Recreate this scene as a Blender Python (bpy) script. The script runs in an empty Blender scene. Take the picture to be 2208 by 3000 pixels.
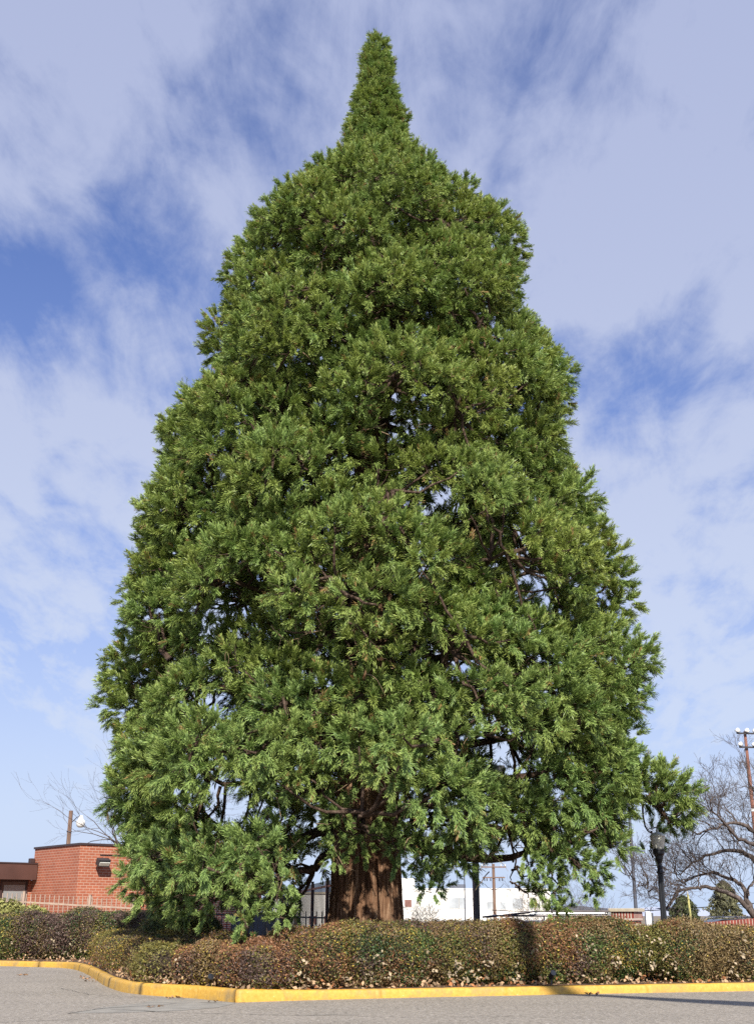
import bpy, bmesh, math, random
import numpy as np
from mathutils import Vector, Matrix
random.seed(7); RNG = np.random.default_rng(11)
SC = bpy.context.scene
COL = SC.collection
R = math.radians
F, PW, PH, TH, EYE = 3392.0, 2208.0, 3000.0, R(19.19), 1.6
CT, ST = math.cos(TH), math.sin(TH)

# ------------------------------------------------------------- survey helpers
def ray(px, py):
    """direction (forward Y = 1) of a photo pixel"""
    u, v = (px - PW/2)/F, (PH/2 - py)/F
    y = CT - v*ST; z = ST + v*CT
    return u/y, z/y
def at(px, py, Y):
    a, b = ray(px, py)
    return Vector((a*Y, Y, EYE + b*Y))
def gnd(px, py, z=0.0):
    a, b = ray(px, py)
    Y = (z - EYE)/b
    return Vector((a*Y, Y, z))
def xat(px, Y, z):
    zc = Y*CT + (z-EYE)*ST
    return (px - PW/2)/F*zc
def sstep(a, b, x):
    t = min(1, max(0, (x-a)/(b-a))); return t*t*(3-2*t)
def terrain(x, y):
    back = sstep(42, 52, y)
    left = 0.75*sstep(-1, -13, x) if x < -1 else 0
    right = -0.55*sstep(1.0, 6, x)
    far = -1.2*sstep(90, 240, y)
    return back*(left+right) + far

def proj(P):
    P = np.asarray(P); x, y, z = P[..., 0], P[..., 1], P[..., 2]-EYE
    zc = y*CT + z*ST; up = -y*ST + z*CT
    return PW/2 + F*x/zc, PH/2 - F*up/zc
# ------------------------------------------------------------- object helpers
def tag(o, label=None, cat=None, group=None, kind=None):
    if label: o['label'] = label
    if cat: o['category'] = cat
    if group: o['group'] = group
    if kind: o['kind'] = kind
    return o
def thing(name, loc, label, cat, group=None, rz=0):
    o = bpy.data.objects.new(name, None); COL.objects.link(o)
    o.location = loc; o.rotation_euler = (0, 0, rz); o.empty_display_size = .3
    return tag(o, label, cat, group)
def link(name, me, mat, parent=None, smooth=False):
    o = bpy.data.objects.new(name, me); COL.objects.link(o)
    for m in (mat if isinstance(mat, (list, tuple)) else [mat]): me.materials.append(m)
    if smooth:
        me.polygons.foreach_set('use_smooth', np.ones(len(me.polygons), dtype=bool))
    if parent is not None:
        o.parent = parent
    return o
def arrays(name, V, Q, mat, parent=None, col=None, smooth=False, origin=None):
    """V (n,3), Q (m,k) faces of k corners"""
    V = np.asarray(V, dtype=np.float32)
    if origin is not None: V = V - np.array(origin, dtype=np.float32)
    Q = np.asarray(Q, dtype=np.int32); m, k = Q.shape
    me = bpy.data.meshes.new(name)
    me.vertices.add(len(V)); me.vertices.foreach_set('co', V.ravel())
    me.loops.add(m*k); me.loops.foreach_set('vertex_index', Q.ravel())
    me.polygons.add(m); me.polygons.foreach_set('loop_start', np.arange(0, m*k, k, dtype=np.int32))
    me.polygons.foreach_set('loop_total', np.full(m, k, dtype=np.int32))
    me.update(calc_edges=True)
    if col is not None:
        a = me.color_attributes.new('Col', 'FLOAT_COLOR', 'POINT')
        c = np.ones((len(V), 4), dtype=np.float32); c[:, :3] = col
        a.data.foreach_set('color', c.ravel())
    return link(name, me, mat, parent, smooth)

class MB:
    """collects simple solids in the local space of their thing"""
    def __init__(s): s.bm = bmesh.new()
    def box(s, c, size, rz=0, bev=0.0, rx=0):
        ret = bmesh.ops.create_cube(s.bm, size=1.0)
        vs = ret['verts']
        bmesh.ops.scale(s.bm, vec=size, verts=vs)
        if bev > 0:
            es = list({e for v in vs for e in v.link_edges})
            r = bmesh.ops.bevel(s.bm, geom=es, offset=bev, segments=2, affect='EDGES', profile=.6)
            vs = list({v for f in r['faces'] for v in f.verts} | {v for v in vs if v.is_valid})
            # collect whole island
            seen = set(vs); st = list(vs)
            while st:
                v = st.pop()
                for e in v.link_edges:
                    w = e.other_vert(v)
                    if w not in seen: seen.add(w); st.append(w)
            vs = list(seen)
        M = Matrix.Translation(c) @ Matrix.Rotation(rz, 4, 'Z') @ Matrix.Rotation(rx, 4, 'X')
        bmesh.ops.transform(s.bm, matrix=M, verts=vs)
        return s
    def tube(s, pts, rad, n=8, cap=True):
        pts = [Vector(p) for p in pts]
        if not hasattr(rad, '__len__'): rad = [rad]*len(pts)
        rings = []; ref = None
        for i, p in enumerate(pts):
            d = (pts[min(i+1, len(pts)-1)] - pts[max(i-1, 0)]).normalized()
            if ref is None:
                ref = d.orthogonal().normalized()
            a = (ref - d*ref.dot(d)).normalized(); b = d.cross(a); ref = a
            rings.append([s.bm.verts.new(p + (a*math.cos(t)+b*math.sin(t))*rad[i])
                          for t in [2*math.pi*k/n for k in range(n)]])
        for r0, r1 in zip(rings, rings[1:]):
            for k in range(n):
                s.bm.faces.new((r0[k], r0[(k+1) % n], r1[(k+1) % n], r1[k]))
        if cap:
            s.bm.faces.new(rings[0][::-1]); s.bm.faces.new(rings[-1])
        return s
    def lathe(s, prof, n=20, flute=0, c=(0, 0, 0)):
        rings = []
        for r, z in prof:
            ring = []
            for k in range(n):
                t = 2*math.pi*k/n
                rr = r*(1 - (flute if k % 2 else 0))
                ring.append(s.bm.verts.new((c[0]+rr*math.cos(t), c[1]+rr*math.sin(t), c[2]+z)))
            rings.append(ring)
        for r0, r1 in zip(rings, rings[1:]):
            for k in range(n):
                s.bm.faces.new((r0[k], r0[(k+1) % n], r1[(k+1) % n], r1[k]))
        s.bm.faces.new(rings[0][::-1]); s.bm.faces.new(rings[-1])
        return s
    def prism(s, poly, z0, z1):
        """poly: list of (x,y) counter-clockwise"""
        lo = [s.bm.verts.new((x, y, z0)) for x, y in poly]
        hi = [s.bm.verts.new((x, y, z1)) for x, y in poly]
        n = len(poly)
        for k in range(n): s.bm.faces.new((lo[k], lo[(k+1) % n], hi[(k+1) % n], hi[k]))
        s.bm.faces.new(hi); s.bm.faces.new(lo[::-1]); return s
    def side(s, poly, y0, y1):
        """poly in x,z extruded along y"""
        a = [s.bm.verts.new((x, y0, z)) for x, z in poly]
        b = [s.bm.verts.new((x, y1, z)) for x, z in poly]
        n = len(poly)
        for k in range(n): s.bm.faces.new((a[k], b[k], b[(k+1) % n], a[(k+1) % n]))
        s.bm.faces.new(a); s.bm.faces.new(b[::-1]); return s
    def build(s, name, mat, parent=None, smooth=False):
        bmesh.ops.recalc_face_normals(s.bm, faces=s.bm.faces)
        me = bpy.data.meshes.new(name); s.bm.to_mesh(me); s.bm.free()
        return link(name, me, mat, parent, smooth)

# ------------------------------------------------------------- materials
def nt(mat):
    mat.use_nodes = True; t = mat.node_tree
    return t, t.nodes, t.links, t.nodes['Principled BSDF']
def plain(name, c, rough=.6, metal=0.0, var=.12, scale=6.0, bump=0.0, bscale=60.0, spec=.5):
    m = bpy.data.materials.new(name); t, N, L, B = nt(m)
    tc = N.new('ShaderNodeTexCoord'); no = N.new('ShaderNodeTexNoise')
    no.inputs['Scale'].default_value = scale; no.inputs['Detail'].default_value = 6
    L.new(tc.outputs['Object'], no.inputs['Vector'])
    r = N.new('ShaderNodeValToRGB'); L.new(no.outputs['Fac'], r.inputs['Fac'])
    r.color_ramp.elements[0].position = .3; r.color_ramp.elements[1].position = .7
    r.color_ramp.elements[0].color = (*[x*(1-var) for x in c], 1)
    r.color_ramp.elements[1].color = (*[min(1, x*(1+var)) for x in c], 1)
    L.new(r.outputs['Color'], B.inputs['Base Color'])
    B.inputs['Roughness'].default_value = rough; B.inputs['Metallic'].default_value = metal
    B.inputs['Specular IOR Level'].default_value = spec
    if bump:
        n2 = N.new('ShaderNodeTexNoise'); n2.inputs['Scale'].default_value = bscale; n2.inputs['Detail'].default_value = 4
        L.new(tc.outputs['Object'], n2.inputs['Vector'])
        b = N.new('ShaderNodeBump'); b.inputs['Strength'].default_value = bump; b.inputs['Distance'].default_value = .02
        L.new(n2.outputs['Fac'], b.inputs['Height']); L.new(b.outputs['Normal'], B.inputs['Normal'])
    return m
def leafmat(name, trans=.25, rough=.55, gain=1.0):
    m = bpy.data.materials.new(name); t, N, L, B = nt(m)
    a = N.new('ShaderNodeVertexColor'); a.layer_name = 'Col'
    g = N.new('ShaderNodeMixRGB'); g.blend_type = 'MULTIPLY'; g.inputs[0].default_value = 1
    g.inputs[2].default_value = (gain, gain, gain, 1)
    L.new(a.outputs['Color'], g.inputs[1])
    L.new(g.outputs[0], B.inputs['Base Color']); B.inputs['Roughness'].default_value = rough
    B.inputs['Specular IOR Level'].default_value = .35
    tr = N.new('ShaderNodeBsdfTranslucent'); L.new(g.outputs[0], tr.inputs['Color'])
    mx = N.new('ShaderNodeMixShader'); mx.inputs[0].default_value = trans
    L.new(B.outputs[0], mx.inputs[1]); L.new(tr.outputs[0], mx.inputs[2])
    L.new(mx.outputs[0], N['Material Output'].inputs['Surface'])
    return m
def brickmat(name, c1, c2, mortar, bw=.28, bh=.105, msize=.012, scale=1.0):
    """bricks laid in wall space: u = object X + Y along the wall, v = Z"""
    m = bpy.data.materials.new(name); t, N, L, B = nt(m)
    tc = N.new('ShaderNodeTexCoord'); uv = N.new('ShaderNodeUVMap')
    br = N.new('ShaderNodeTexBrick'); br.inputs['Scale'].default_value = scale
    br.inputs['Brick Width'].default_value = bw; br.inputs['Row Height'].default_value = bh
    br.inputs['Mortar Size'].default_value = msize; br.inputs['Mortar Smooth'].default_value = .2
    br.inputs['Bias'].default_value = -.1
    br.inputs['Color1'].default_value = (*c1, 1); br.inputs['Color2'].default_value = (*c2, 1)
    br.inputs['Mortar'].default_value = (*mortar, 1)
    L.new(uv.outputs['UV'], br.inputs['Vector'])
    no = N.new('ShaderNodeTexNoise'); no.inputs['Scale'].default_value = 1.3; no.inputs['Detail'].default_value = 8
    L.new(tc.outputs['Object'], no.inputs['Vector'])
    mr = N.new('ShaderNodeMapRange'); mr.inputs[3].default_value = .72; mr.inputs[4].default_value = 1.25
    L.new(no.outputs['Fac'], mr.inputs[0])
    mu = N.new('ShaderNodeVectorMath'); mu.operation = 'SCALE'
    L.new(br.outputs['Color'], mu.inputs[0]); L.new(mr.outputs[0], mu.inputs['Scale'])
    L.new(mu.outputs[0], B.inputs['Base Color']); B.inputs['Roughness'].default_value = .85
    b = N.new('ShaderNodeBump'); b.inputs['Strength'].default_value = .5; b.inputs['Distance'].default_value = .01
    b.invert = True
    L.new(br.outputs['Fac'], b.inputs['Height']); L.new(b.outputs['Normal'], B.inputs['Normal'])
    return m
def wall_uv(o):
    """metres along the wall and up it, per face"""
    me = o.data; uv = me.uv_layers.new(name='UVMap')
    for p in me.polygons:
        n = p.normal
        for li in p.loop_indices:
            v = me.vertices[me.loops[li].vertex_index].co
            if abs(n.z) > .7: uv.data[li].uv = (v.x, v.y)
            else:
                tx = Vector((-n.y, n.x, 0)).normalized()
                uv.data[li].uv = (v.dot(tx), v.z)
    return o

# bark of the sequoia and of other trees
def barkmat(name, cdark, cmid, clight, sx=9, sz=.55, dist=.05):
    m = bpy.data.materials.new(name); t, N, L, B = nt(m)
    tc = N.new('ShaderNodeTexCoord'); mp = N.new('ShaderNodeMapping')
    mp.inputs['Scale'].default_value = (sx, sx, sz); L.new(tc.outputs['Object'], mp.inputs['Vector'])
    a = N.new('ShaderNodeTexNoise'); a.inputs['Scale'].default_value = 1; a.inputs['Detail'].default_value = 9
    a.inputs['Roughness'].default_value = .68; a.inputs['Distortion'].default_value = .4
    L.new(mp.outputs[0], a.inputs['Vector'])
    r = N.new('ShaderNodeValToRGB'); e = r.color_ramp.elements
    e[0].position = .33; e[0].color = (*cdark, 1); e[1].position = .68; e[1].color = (*clight, 1)
    x = e.new(.5); x.color = (*cmid, 1)
    L.new(a.outputs['Fac'], r.inputs['Fac']); L.new(r.outputs['Color'], B.inputs['Base Color'])
    B.inputs['Roughness'].default_value = .95; B.inputs['Specular IOR Level'].default_value = .15
    b = N.new('ShaderNodeBump'); b.inputs['Strength'].default_value = 1; b.inputs['Distance'].default_value = dist
    L.new(a.outputs['Fac'], b.inputs['Height']); L.new(b.outputs['Normal'], B.inputs['Normal'])
    return m
M = {}
M['bark'] = barkmat('fibrous_red_bark', (.04, .021, .013), (.20, .11, .064), (.48, .33, .215), 11, .9, .07)
M['limb'] = barkmat('limb_bark', (.025, .017, .013), (.07, .046, .034), (.17, .125, .095), 14, 14, .02)
M['greybark'] = barkmat('grey_bark', (.04, .032, .03), (.10, .08, .072), (.2, .165, .15), 20, 5, .01)
M['tanbark'] = barkmat('tan_twig_bark', (.12, .085, .05), (.22, .16, .1), (.34, .25, .16), 20, 5, .005)
M['leaf'] = leafmat('sequoia_foliage', .18, .45, 1.6)
M['hedge'] = leafmat('hedge_leaves', .2, .5)
M['dead'] = leafmat('fallen_leaves', .15, .8)
M['juniper'] = leafmat('juniper_foliage', .1, .7)
M['wood'] = barkmat('weathered_pole_wood', (.10, .06, .045), (.2, .13, .1), (.3, .21, .16), 20, .8, .005)
M['redwood'] = barkmat('red_brown_pole_wood', (.14, .06, .045), (.26, .12, .09), (.36, .2, .15), 12, .5, .005)
M['blackmetal'] = plain('black_painted_metal', (.018, .02, .024), .38, .0, .2, 3)
M['darkmetal'] = plain('dark_bronze_metal', (.035, .034, .036), .45, .0, .2, 3)
M['steel'] = plain('grey_galvanised_steel', (.12, .13, .16), .45, .5, .2, 3)
M['tanmetal'] = plain('tan_painted_metal', (.42, .31, .24), .6, 0, .15, 5)
M['brown'] = plain('brown_fascia_metal', (.085, .04, .032), .5, 0, .15, 1.5)
M['coping'] = plain('dark_coping_metal', (.05, .03, .03), .5)
M['stone'] = plain('pale_cap_stone', (.5, .44, .34), .85, 0, .15, 8, .3)
M['white'] = plain('white_paint', (.78, .78, .76), .6, 0, .05, 1)
M['cream'] = plain('white_stucco', (.84, .82, .77), .9, 0, .05, .1)
M['bluewin'] = plain('pale_window_glass', (.42, .45, .47), .25, 0, .25, .4)
M['rustwin'] = plain('red_brown_panel', (.2, .09, .07), .6)
M['glass'] = plain('dark_window_glass', (.02, .022, .025), .08, 0, .1, 1, spec=.8)
M['blind'] = plain('grey_blind', (.33, .35, .36), .6, 0, .06, 2)
M['lampglass'] = plain('frosted_lamp_glass', (.72, .72, .64), .25, 0, .12, 9)
M['yellowpost'] = plain('pale_yellow_paint', (.62, .58, .22), .5, 0, .1, 4)
M['carpaint'] = plain('dark_grey_car_paint', (.05, .055, .06), .25, .3, .05, 1)
M['silver'] = plain('pale_silver_paint', (.5, .53, .56), .3, .2, .05, 1)
M['rubber'] = plain('black_rubber', (.02, .02, .02), .8)
M['chrome'] = plain('dull_chrome', (.5, .5, .5), .3, .9, .05)
M['rack'] = plain('dark_steel_rack', (.05, .04, .045), .4, .3, .3, 3)
M['brick'] = brickmat('orange_red_brick', (.40, .122, .062), (.33, .092, .048), (.50, .32, .24), .29, .112, .012)
M['brick2'] = brickmat('dark_red_brick', (.27, .07, .045), (.2, .05, .035), (.55, .48, .4), .24, .085, .012)
M['soldier'] = brickmat('upright_red_brick', (.29, .062, .042), (.22, .045, .035), (.6, .53, .45), .082, .3, .016)

# asphalt
def asphalt():
    m = bpy.data.materials.new('worn_asphalt'); t, N, L, B = nt(m)
    tc = N.new('ShaderNodeTexCoord')
    def noise(s, d=4, r=.5):
        n = N.new('ShaderNodeTexNoise'); n.inputs['Scale'].default_value = s
        n.inputs['Detail'].default_value = d; n.inputs['Roughness'].default_value = r
        L.new(tc.outputs['Object'], n.inputs['Vector']); return n
    big = noise(.45, 9, .68); fine = noise(10, 7, .85); vor = N.new('ShaderNodeTexVoronoi')
    vor.inputs['Scale'].default_value = 48; L.new(tc.outputs['Object'], vor.inputs['Vector'])
    r = N.new('ShaderNodeValToRGB'); e = r.color_ramp.elements
    e[0].position = .3; e[0].color = (.24, .218, .186, 1); e[1].position = .7; e[1].color = (.32, .29, .25, 1)
    L.new(big.outputs['Fac'], r.inputs['Fac'])
    r2 = N.new('ShaderNodeValToRGB'); e = r2.color_ramp.elements
    e[0].position = .36; e[0].color = (.38, .37, .36, 1); e[1].position = .66; e[1].color = (1.55, 1.52, 1.48, 1)
    L.new(fine.outputs['Fac'], r2.inputs['Fac'])
    mu = N.new('ShaderNodeMixRGB'); mu.blend_type = 'MULTIPLY'; mu.inputs[0].default_value = 1
    L.new(r.outputs[0], mu.inputs[1]); L.new(r2.outputs[0], mu.inputs[2])
    sep = N.new('ShaderNodeSeparateColor'); L.new(vor.outputs['Color'], sep.inputs[0])
    st = N.new('ShaderNodeMapRange'); st.inputs[1].default_value = .86; st.inputs[2].default_value = 1
    L.new(sep.outputs[0], st.inputs[0])
    mx = N.new('ShaderNodeMixRGB'); mx.inputs[2].default_value = (.5, .47, .43, 1)
    L.new(st.outputs[0], mx.inputs[0]); L.new(mu.outputs[0], mx.inputs[1])
    L.new(mx.outputs[0], B.inputs['Base Color']); B.inputs['Roughness'].default_value = .92
    b = N.new('ShaderNodeBump'); b.inputs['Strength'].default_value = .8; b.inputs['Distance'].default_value = .012
    L.new(fine.outputs['Fac'], b.inputs['Height']); L.new(b.outputs['Normal'], B.inputs['Normal'])
    return m
M['asphalt'] = asphalt()
M['patch'] = plain('old_concrete_patch', (.27, .255, .225), .9, 0, .2, 3, .4, 40)
M['crack'] = plain('crack_filler', (.10, .095, .085), .9, 0, .3, 6)
def kerbmat():
    m = bpy.data.materials.new('yellow_kerb_paint'); t, N, L, B = nt(m)
    tc = N.new('ShaderNodeTexCoord')
    a = N.new('ShaderNodeTexNoise'); a.inputs['Scale'].default_value = 1.6; a.inputs['Detail'].default_value = 10
    a.inputs['Roughness'].default_value = .7; L.new(tc.outputs['Object'], a.inputs['Vector'])
    c = N.new('ShaderNodeTexNoise'); c.inputs['Scale'].default_value = 14; c.inputs['Detail'].default_value = 8
    c.inputs['Roughness'].default_value = .75; L.new(tc.outputs['Object'], c.inputs['Vector'])
    r = N.new('ShaderNodeValToRGB'); e = r.color_ramp.elements
    e[0].position = .32; e[0].color = (.50, .27, .03, 1); e[1].position = .62; e[1].color = (.66, .40, .07, 1)
    L.new(c.outputs['Fac'], r.inputs['Fac'])
    k = N.new('ShaderNodeValToRGB'); e = k.color_ramp.elements
    e[0].position = .50; e[0].color = (0, 0, 0, 1); e[1].position = .68; e[1].color = (.8, .8, .8, 1)
    L.new(a.outputs['Fac'], k.inputs['Fac'])
    mx = N.new('ShaderNodeMixRGB'); L.new(k.outputs[0], mx.inputs[0]); L.new(r.outputs[0], mx.inputs[1])
    mx.inputs[2].default_value = (.25, .19, .10, 1)
    k2 = N.new('ShaderNodeValToRGB'); e = k2.color_ramp.elements
    e[0].position = .64; e[0].color = (0, 0, 0, 1); e[1].position = .69; e[1].color = (1, 1, 1, 1)
    L.new(c.outputs['Fac'], k2.inputs['Fac'])
    mx2 = N.new('ShaderNodeMixRGB'); L.new(k2.outputs[0], mx2.inputs[0]); L.new(mx.outputs[0], mx2.inputs[1])
    mx2.inputs[2].default_value = (.6, .55, .42, 1)
    L.new(mx2.outputs[0], B.inputs['Base Color']); B.inputs['Roughness'].default_value = .6
    b = N.new('ShaderNodeBump'); b.inputs['Strength'].default_value = .5; b.inputs['Distance'].default_value = .01
    L.new(c.outputs['Fac'], b.inputs['Height']); L.new(b.outputs['Normal'], B.inputs['Normal'])
    return m
M['kerb'] = kerbmat()
M['mulch'] = plain('bark_mulch', (.11, .062, .035), .95, 0, .5, 14, 1, 30)
M['soil'] = plain('dry_ground', (.2, .16, .11), .95, 0, .3, .3, .4, 20)
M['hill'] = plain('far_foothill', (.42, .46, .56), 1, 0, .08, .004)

# ------------------------------------------------------------- camera, world, sun
cam = bpy.data.objects.new('camera', bpy.data.cameras.new('camera')); COL.objects.link(cam)
cam.location = (0, 0, EYE); cam.rotation_euler = (R(90)+TH, 0, 0)
cam.data.sensor_fit = 'VERTICAL'; cam.data.sensor_height = 36; cam.data.lens = F/PH*36
cam.data.clip_start = .1; cam.data.clip_end = 20000
SC.camera = cam
SUN_EL, SUN_AZ = R(38), math.atan2(.10, -1)     # azimuth from +Y towards +X
sd = Vector((math.sin(SUN_AZ)*math.cos(SUN_EL), math.cos(SUN_AZ)*math.cos(SUN_EL), math.sin(SUN_EL)))
sl = bpy.data.lights.new('sun', 'SUN'); sl.energy = 4.8; sl.angle = R(.53); sl.color = (1, .93, .82)
so = bpy.data.objects.new('sun', sl); COL.objects.link(so); so.rotation_euler = sd.to_track_quat('Z', 'Y').to_euler()
so.location = (20, -20, 30)
W = bpy.data.worlds.new('World'); SC.world = W; W.use_nodes = True
def world():
    t = W.node_tree; N, L = t.nodes, t.links
    bg = N['Background']; bg.inputs['Strength'].default_value = .1
    sk = N.new('ShaderNodeTexSky'); sk.sky_type = 'NISHITA'; sk.sun_disc = False
    sk.sun_elevation = SUN_EL; sk.sun_rotation = SUN_AZ
    sk.air_density = 1.0; sk.dust_density = .6; sk.ozone_density = 2.2; sk.altitude = 800
    tint = N.new('ShaderNodeMixRGB'); tint.blend_type = 'MULTIPLY'; tint.inputs[0].default_value = 1
    tint.inputs[2].default_value = SKYTINT
    L.new(sk.outputs[0], tint.inputs[1])
    tc = N.new('ShaderNodeTexCoord')
    sp = N.new('ShaderNodeSeparateXYZ'); L.new(tc.outputs['Generated'], sp.inputs[0])
    def math_(op, a, b=None, c=None, clamp=False):
        n = N.new('ShaderNodeMath'); n.operation = op; n.use_clamp = clamp
        for i, v in enumerate((a, b, c)):
            if v is None: continue
            if isinstance(v, (int, float)): n.inputs[i].default_value = v
            else: L.new(v, n.inputs[i])
        return n.outputs[0]
    zz = math_('ADD', math_('MAXIMUM', sp.outputs['Z'], 0), .28)
    u = math_('DIVIDE', sp.outputs['X'], zz); v = math_('DIVIDE', sp.outputs['Y'], zz)
    cb = N.new('ShaderNodeCombineXYZ'); L.new(u, cb.inputs[0]); L.new(v, cb.inputs[1])
    def noise(scale, rot, sc, det, ro, dis, loc=(0, 0, 0)):
        mp = N.new('ShaderNodeMapping'); mp.inputs['Rotation'].default_value = (0, 0, R(rot))
        mp.inputs['Scale'].default_value = sc; mp.inputs['Location'].default_value = loc
        L.new(cb.outputs[0], mp.inputs['Vector'])
        n = N.new('ShaderNodeTexNoise'); n.inputs['Scale'].default_value = scale
        n.inputs['Detail'].default_value = det; n.inputs['Roughness'].default_value = ro
        n.inputs['Distortion'].default_value = dis
        L.new(mp.outputs[0], n.inputs['Vector']); return n.outputs['Fac']
    n1 = noise(1.7, 25, (1, 1.1, 1), 6, .5, .2, (3.1, 1.7, 0))
    n2 = noise(2.6, 35, (1.3, 1.0, 1), 8, .56, .3, (7, 2, 0))
    n3 = noise(9, -40, (1.4, .9, 1), 8, .62, .3)
    n4 = noise(4.2, -52, (1.9, .75, 1), 8, .62, .5, (1, 5, 0))
    d = math_('ADD', math_('ADD', math_('MULTIPLY', n1, .30), math_('MULTIPLY', n2, .75)), math_('ADD', math_('MULTIPLY', n3, .70), math_('MULTIPLY', n4, .75)))
    d = math_('SUBTRACT', d, 1.25)
    d = math_('MULTIPLY', d, 2.4)
    # open patches and thicker banks, fixed in the sky
    for px, py, rad, amt, asp in SKYPATCH:
        a, b = ray(px, py)
        c = Vector((a, 1, b)).normalized()
        sub = N.new('ShaderNodeVectorMath'); sub.operation = 'SUBTRACT'
        L.new(tc.outputs['Generated'], sub.inputs[0]); sub.inputs[1].default_value = c
        mulv = N.new('ShaderNodeVectorMath'); mulv.operation = 'MULTIPLY'
        L.new(sub.outputs[0], mulv.inputs[0]); mulv.inputs[1].default_value = (1/asp, 1, asp)
        ln = N.new('ShaderNodeVectorMath'); ln.operation = 'LENGTH'; L.new(mulv.outputs[0], ln.inputs[0])
        q = math_('DIVIDE', ln.outputs['Value'], rad)
        g = math_('POWER', 2.718, math_('MULTIPLY', math_('MULTIPLY', q, q), -1))
        d = math_('ADD', d, math_('MULTIPLY', g, amt))
    d = math_('ADD', d, .66)
    # thicker veil towards the horizon
    hz = math_('POWER', math_('SUBTRACT', 1, math_('MAXIMUM', sp.outputs['Z'], 0), None, True), 2.4)
    d = math_('ADD', d, math_('MULTIPLY', hz, .10), None, True)
    cr = N.new('ShaderNodeMapRange'); cr.interpolation_type = 'SMOOTHSTEP'
    L.new(d, cr.inputs[0]); cr.inputs[1].default_value = -.12; cr.inputs[2].default_value = 1.1
    cr.inputs[3].default_value = .06; cr.inputs[4].default_value = .94
    fac = math_('MAXIMUM', cr.outputs[0], math_('MULTIPLY', math_('POWER', hz, 1.6), 1.25), None, True)
    cc = N.new('ShaderNodeMixRGB'); L.new(hz, cc.inputs[0])
    cc.inputs[1].default_value = CLOUDHI; cc.inputs[2].default_value = CLOUDLO
    c3 = N.new('ShaderNodeMixRGB'); L.new(math_('POWER', hz, 1.9), c3.inputs[0]); L.new(cc.outputs[0], c3.inputs[1]); c3.inputs[2].default_value = HORIZON
    dim = N.new('ShaderNodeVectorMath'); dim.operation = 'SCALE'; L.new(tint.outputs[0], dim.inputs[0])
    L.new(math_('SUBTRACT', .98, math_('MULTIPLY', hz, .42)), dim.inputs['Scale'])
    mx = N.new('ShaderNodeMixRGB'); L.new(fac, mx.inputs[0]); L.new(dim.outputs[0], mx.inputs[1])
    L.new(c3.outputs[0], mx.inputs[2])
    L.new(mx.outputs[0], bg.inputs['Color'])
SKYTINT = (.80, .90, 1.30, 1)
CLOUDHI = (3.0, 3.4, 5.0, 1)
CLOUDLO = (5.6, 6.0, 6.9, 1)
HORIZON = (3.9, 4.8, 6.4, 1)
SKYPATCH = [(80, 740, .085, -.5, 1.5), (430, 690, .05, -.3, 1.3), (1900, 1110, .07, -.5, 1.9), (2050, 1190, .05, -.3, 1.6),
            (1700, 1060, .05, -.3, 1.3), (600, 280, .07, -.3, 1.2),
            (150, 1330, .13, .25, 1.2), (2000, 1850, .16, .25, 1.2), (320, 150, .08, .3, 1), (100, 480, .07, .25, 1.2),
            (1800, 700, .13, .35, 1.2), (1500, 1500, .1, .2, 1)]
world()
SC.view_settings.view_transform = 'Standard'; SC.view_settings.look = 'None'
SC.view_settings.exposure = .55; SC.view_settings.gamma = 1
SC.cycles.max_bounces = 5; SC.cycles.diffuse_bounces = 2; SC.cycles.glossy_bounces = 2
SC.cycles.transmission_bounces = 3; SC.cycles.transparent_max_bounces = 8
SC.cycles.use_denoising = False
SC.cycles.caustics_reflective = False; SC.cycles.caustics_refractive = False

# ------------------------------------------------------------- setting
def grid_sheet(name, xs, ys, hf, mat, label=None):
    nx, ny = len(xs), len(ys)
    V = [(x, y, hf(x, y)) for y in ys for x in xs]
    Q = [(j*nx+i, j*nx+i+1, (j+1)*nx+i+1, (j+1)*nx+i) for j in range(ny-1) for i in range(nx-1)]
    o = arrays(name, V, Q, mat); tag(o, label, None, None, 'structure'); return o
xs = sorted(set([-4000, -1500, -600, -250, -120, -70] + list(range(-50, 51, 3)) + [70, 120, 250, 600, 1500, 4000]))
ys = [-500, -120, -40, 0, 20, 36, 40] + list(range(42, 60, 2)) + [64, 72, 80, 90, 110, 140, 180, 220, 260, 400, 800, 1500, 2600, 6000]
grid_sheet('ground', xs, ys, lambda x, y: terrain(x, y)-.03, M['soil'], 'dry bare ground behind the hedges')

kpx = [(-260, 2824), (0, 2830), (102, 2833), (186, 2836), (230, 2843), (261, 2856), (285, 2871), (312, 2889), (356, 2905), (407, 2913),
       (480, 2919), (559, 2924), (690, 2937), (873, 2931), (1060, 2926), (1271, 2921), (1471, 2917), (1650, 2913), (1930, 2908), (2208, 2903), (2600, 2896)]
KG = [gnd(*p) for p in kpx]
def crom(P, n=8):
    out = []
    for i in range(len(P)-1):
        p0 = P[max(i-1, 0)]; p1, p2 = P[i], P[i+1]; p3 = P[min(i+2, len(P)-1)]
        for k in range(n):
            t = k/n
            out.append(.5*((2*p1)+(p2-p0)*t+(2*p0-5*p1+4*p2-p3)*t*t+(3*p1-p0-3*p2+p3)*t**3))
    out.append(P[-1]); return out
i690 = kpx.index((690, 2937))
KL = crom(KG[:i690+1])[:-1] + crom(KG[i690:])
KL = [Vector((p.x, p.y, 0)) for p in KL]
def normals2(P):
    out = []
    for i in range(len(P)):
        d = (P[min(i+1, len(P)-1)] - P[max(i-1, 0)]); d.z = 0; d.normalize()
        out.append(Vector((-d.y, d.x, 0)))            # points away from the road (into the bed)
    return out
KN = normals2(KL)
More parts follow.
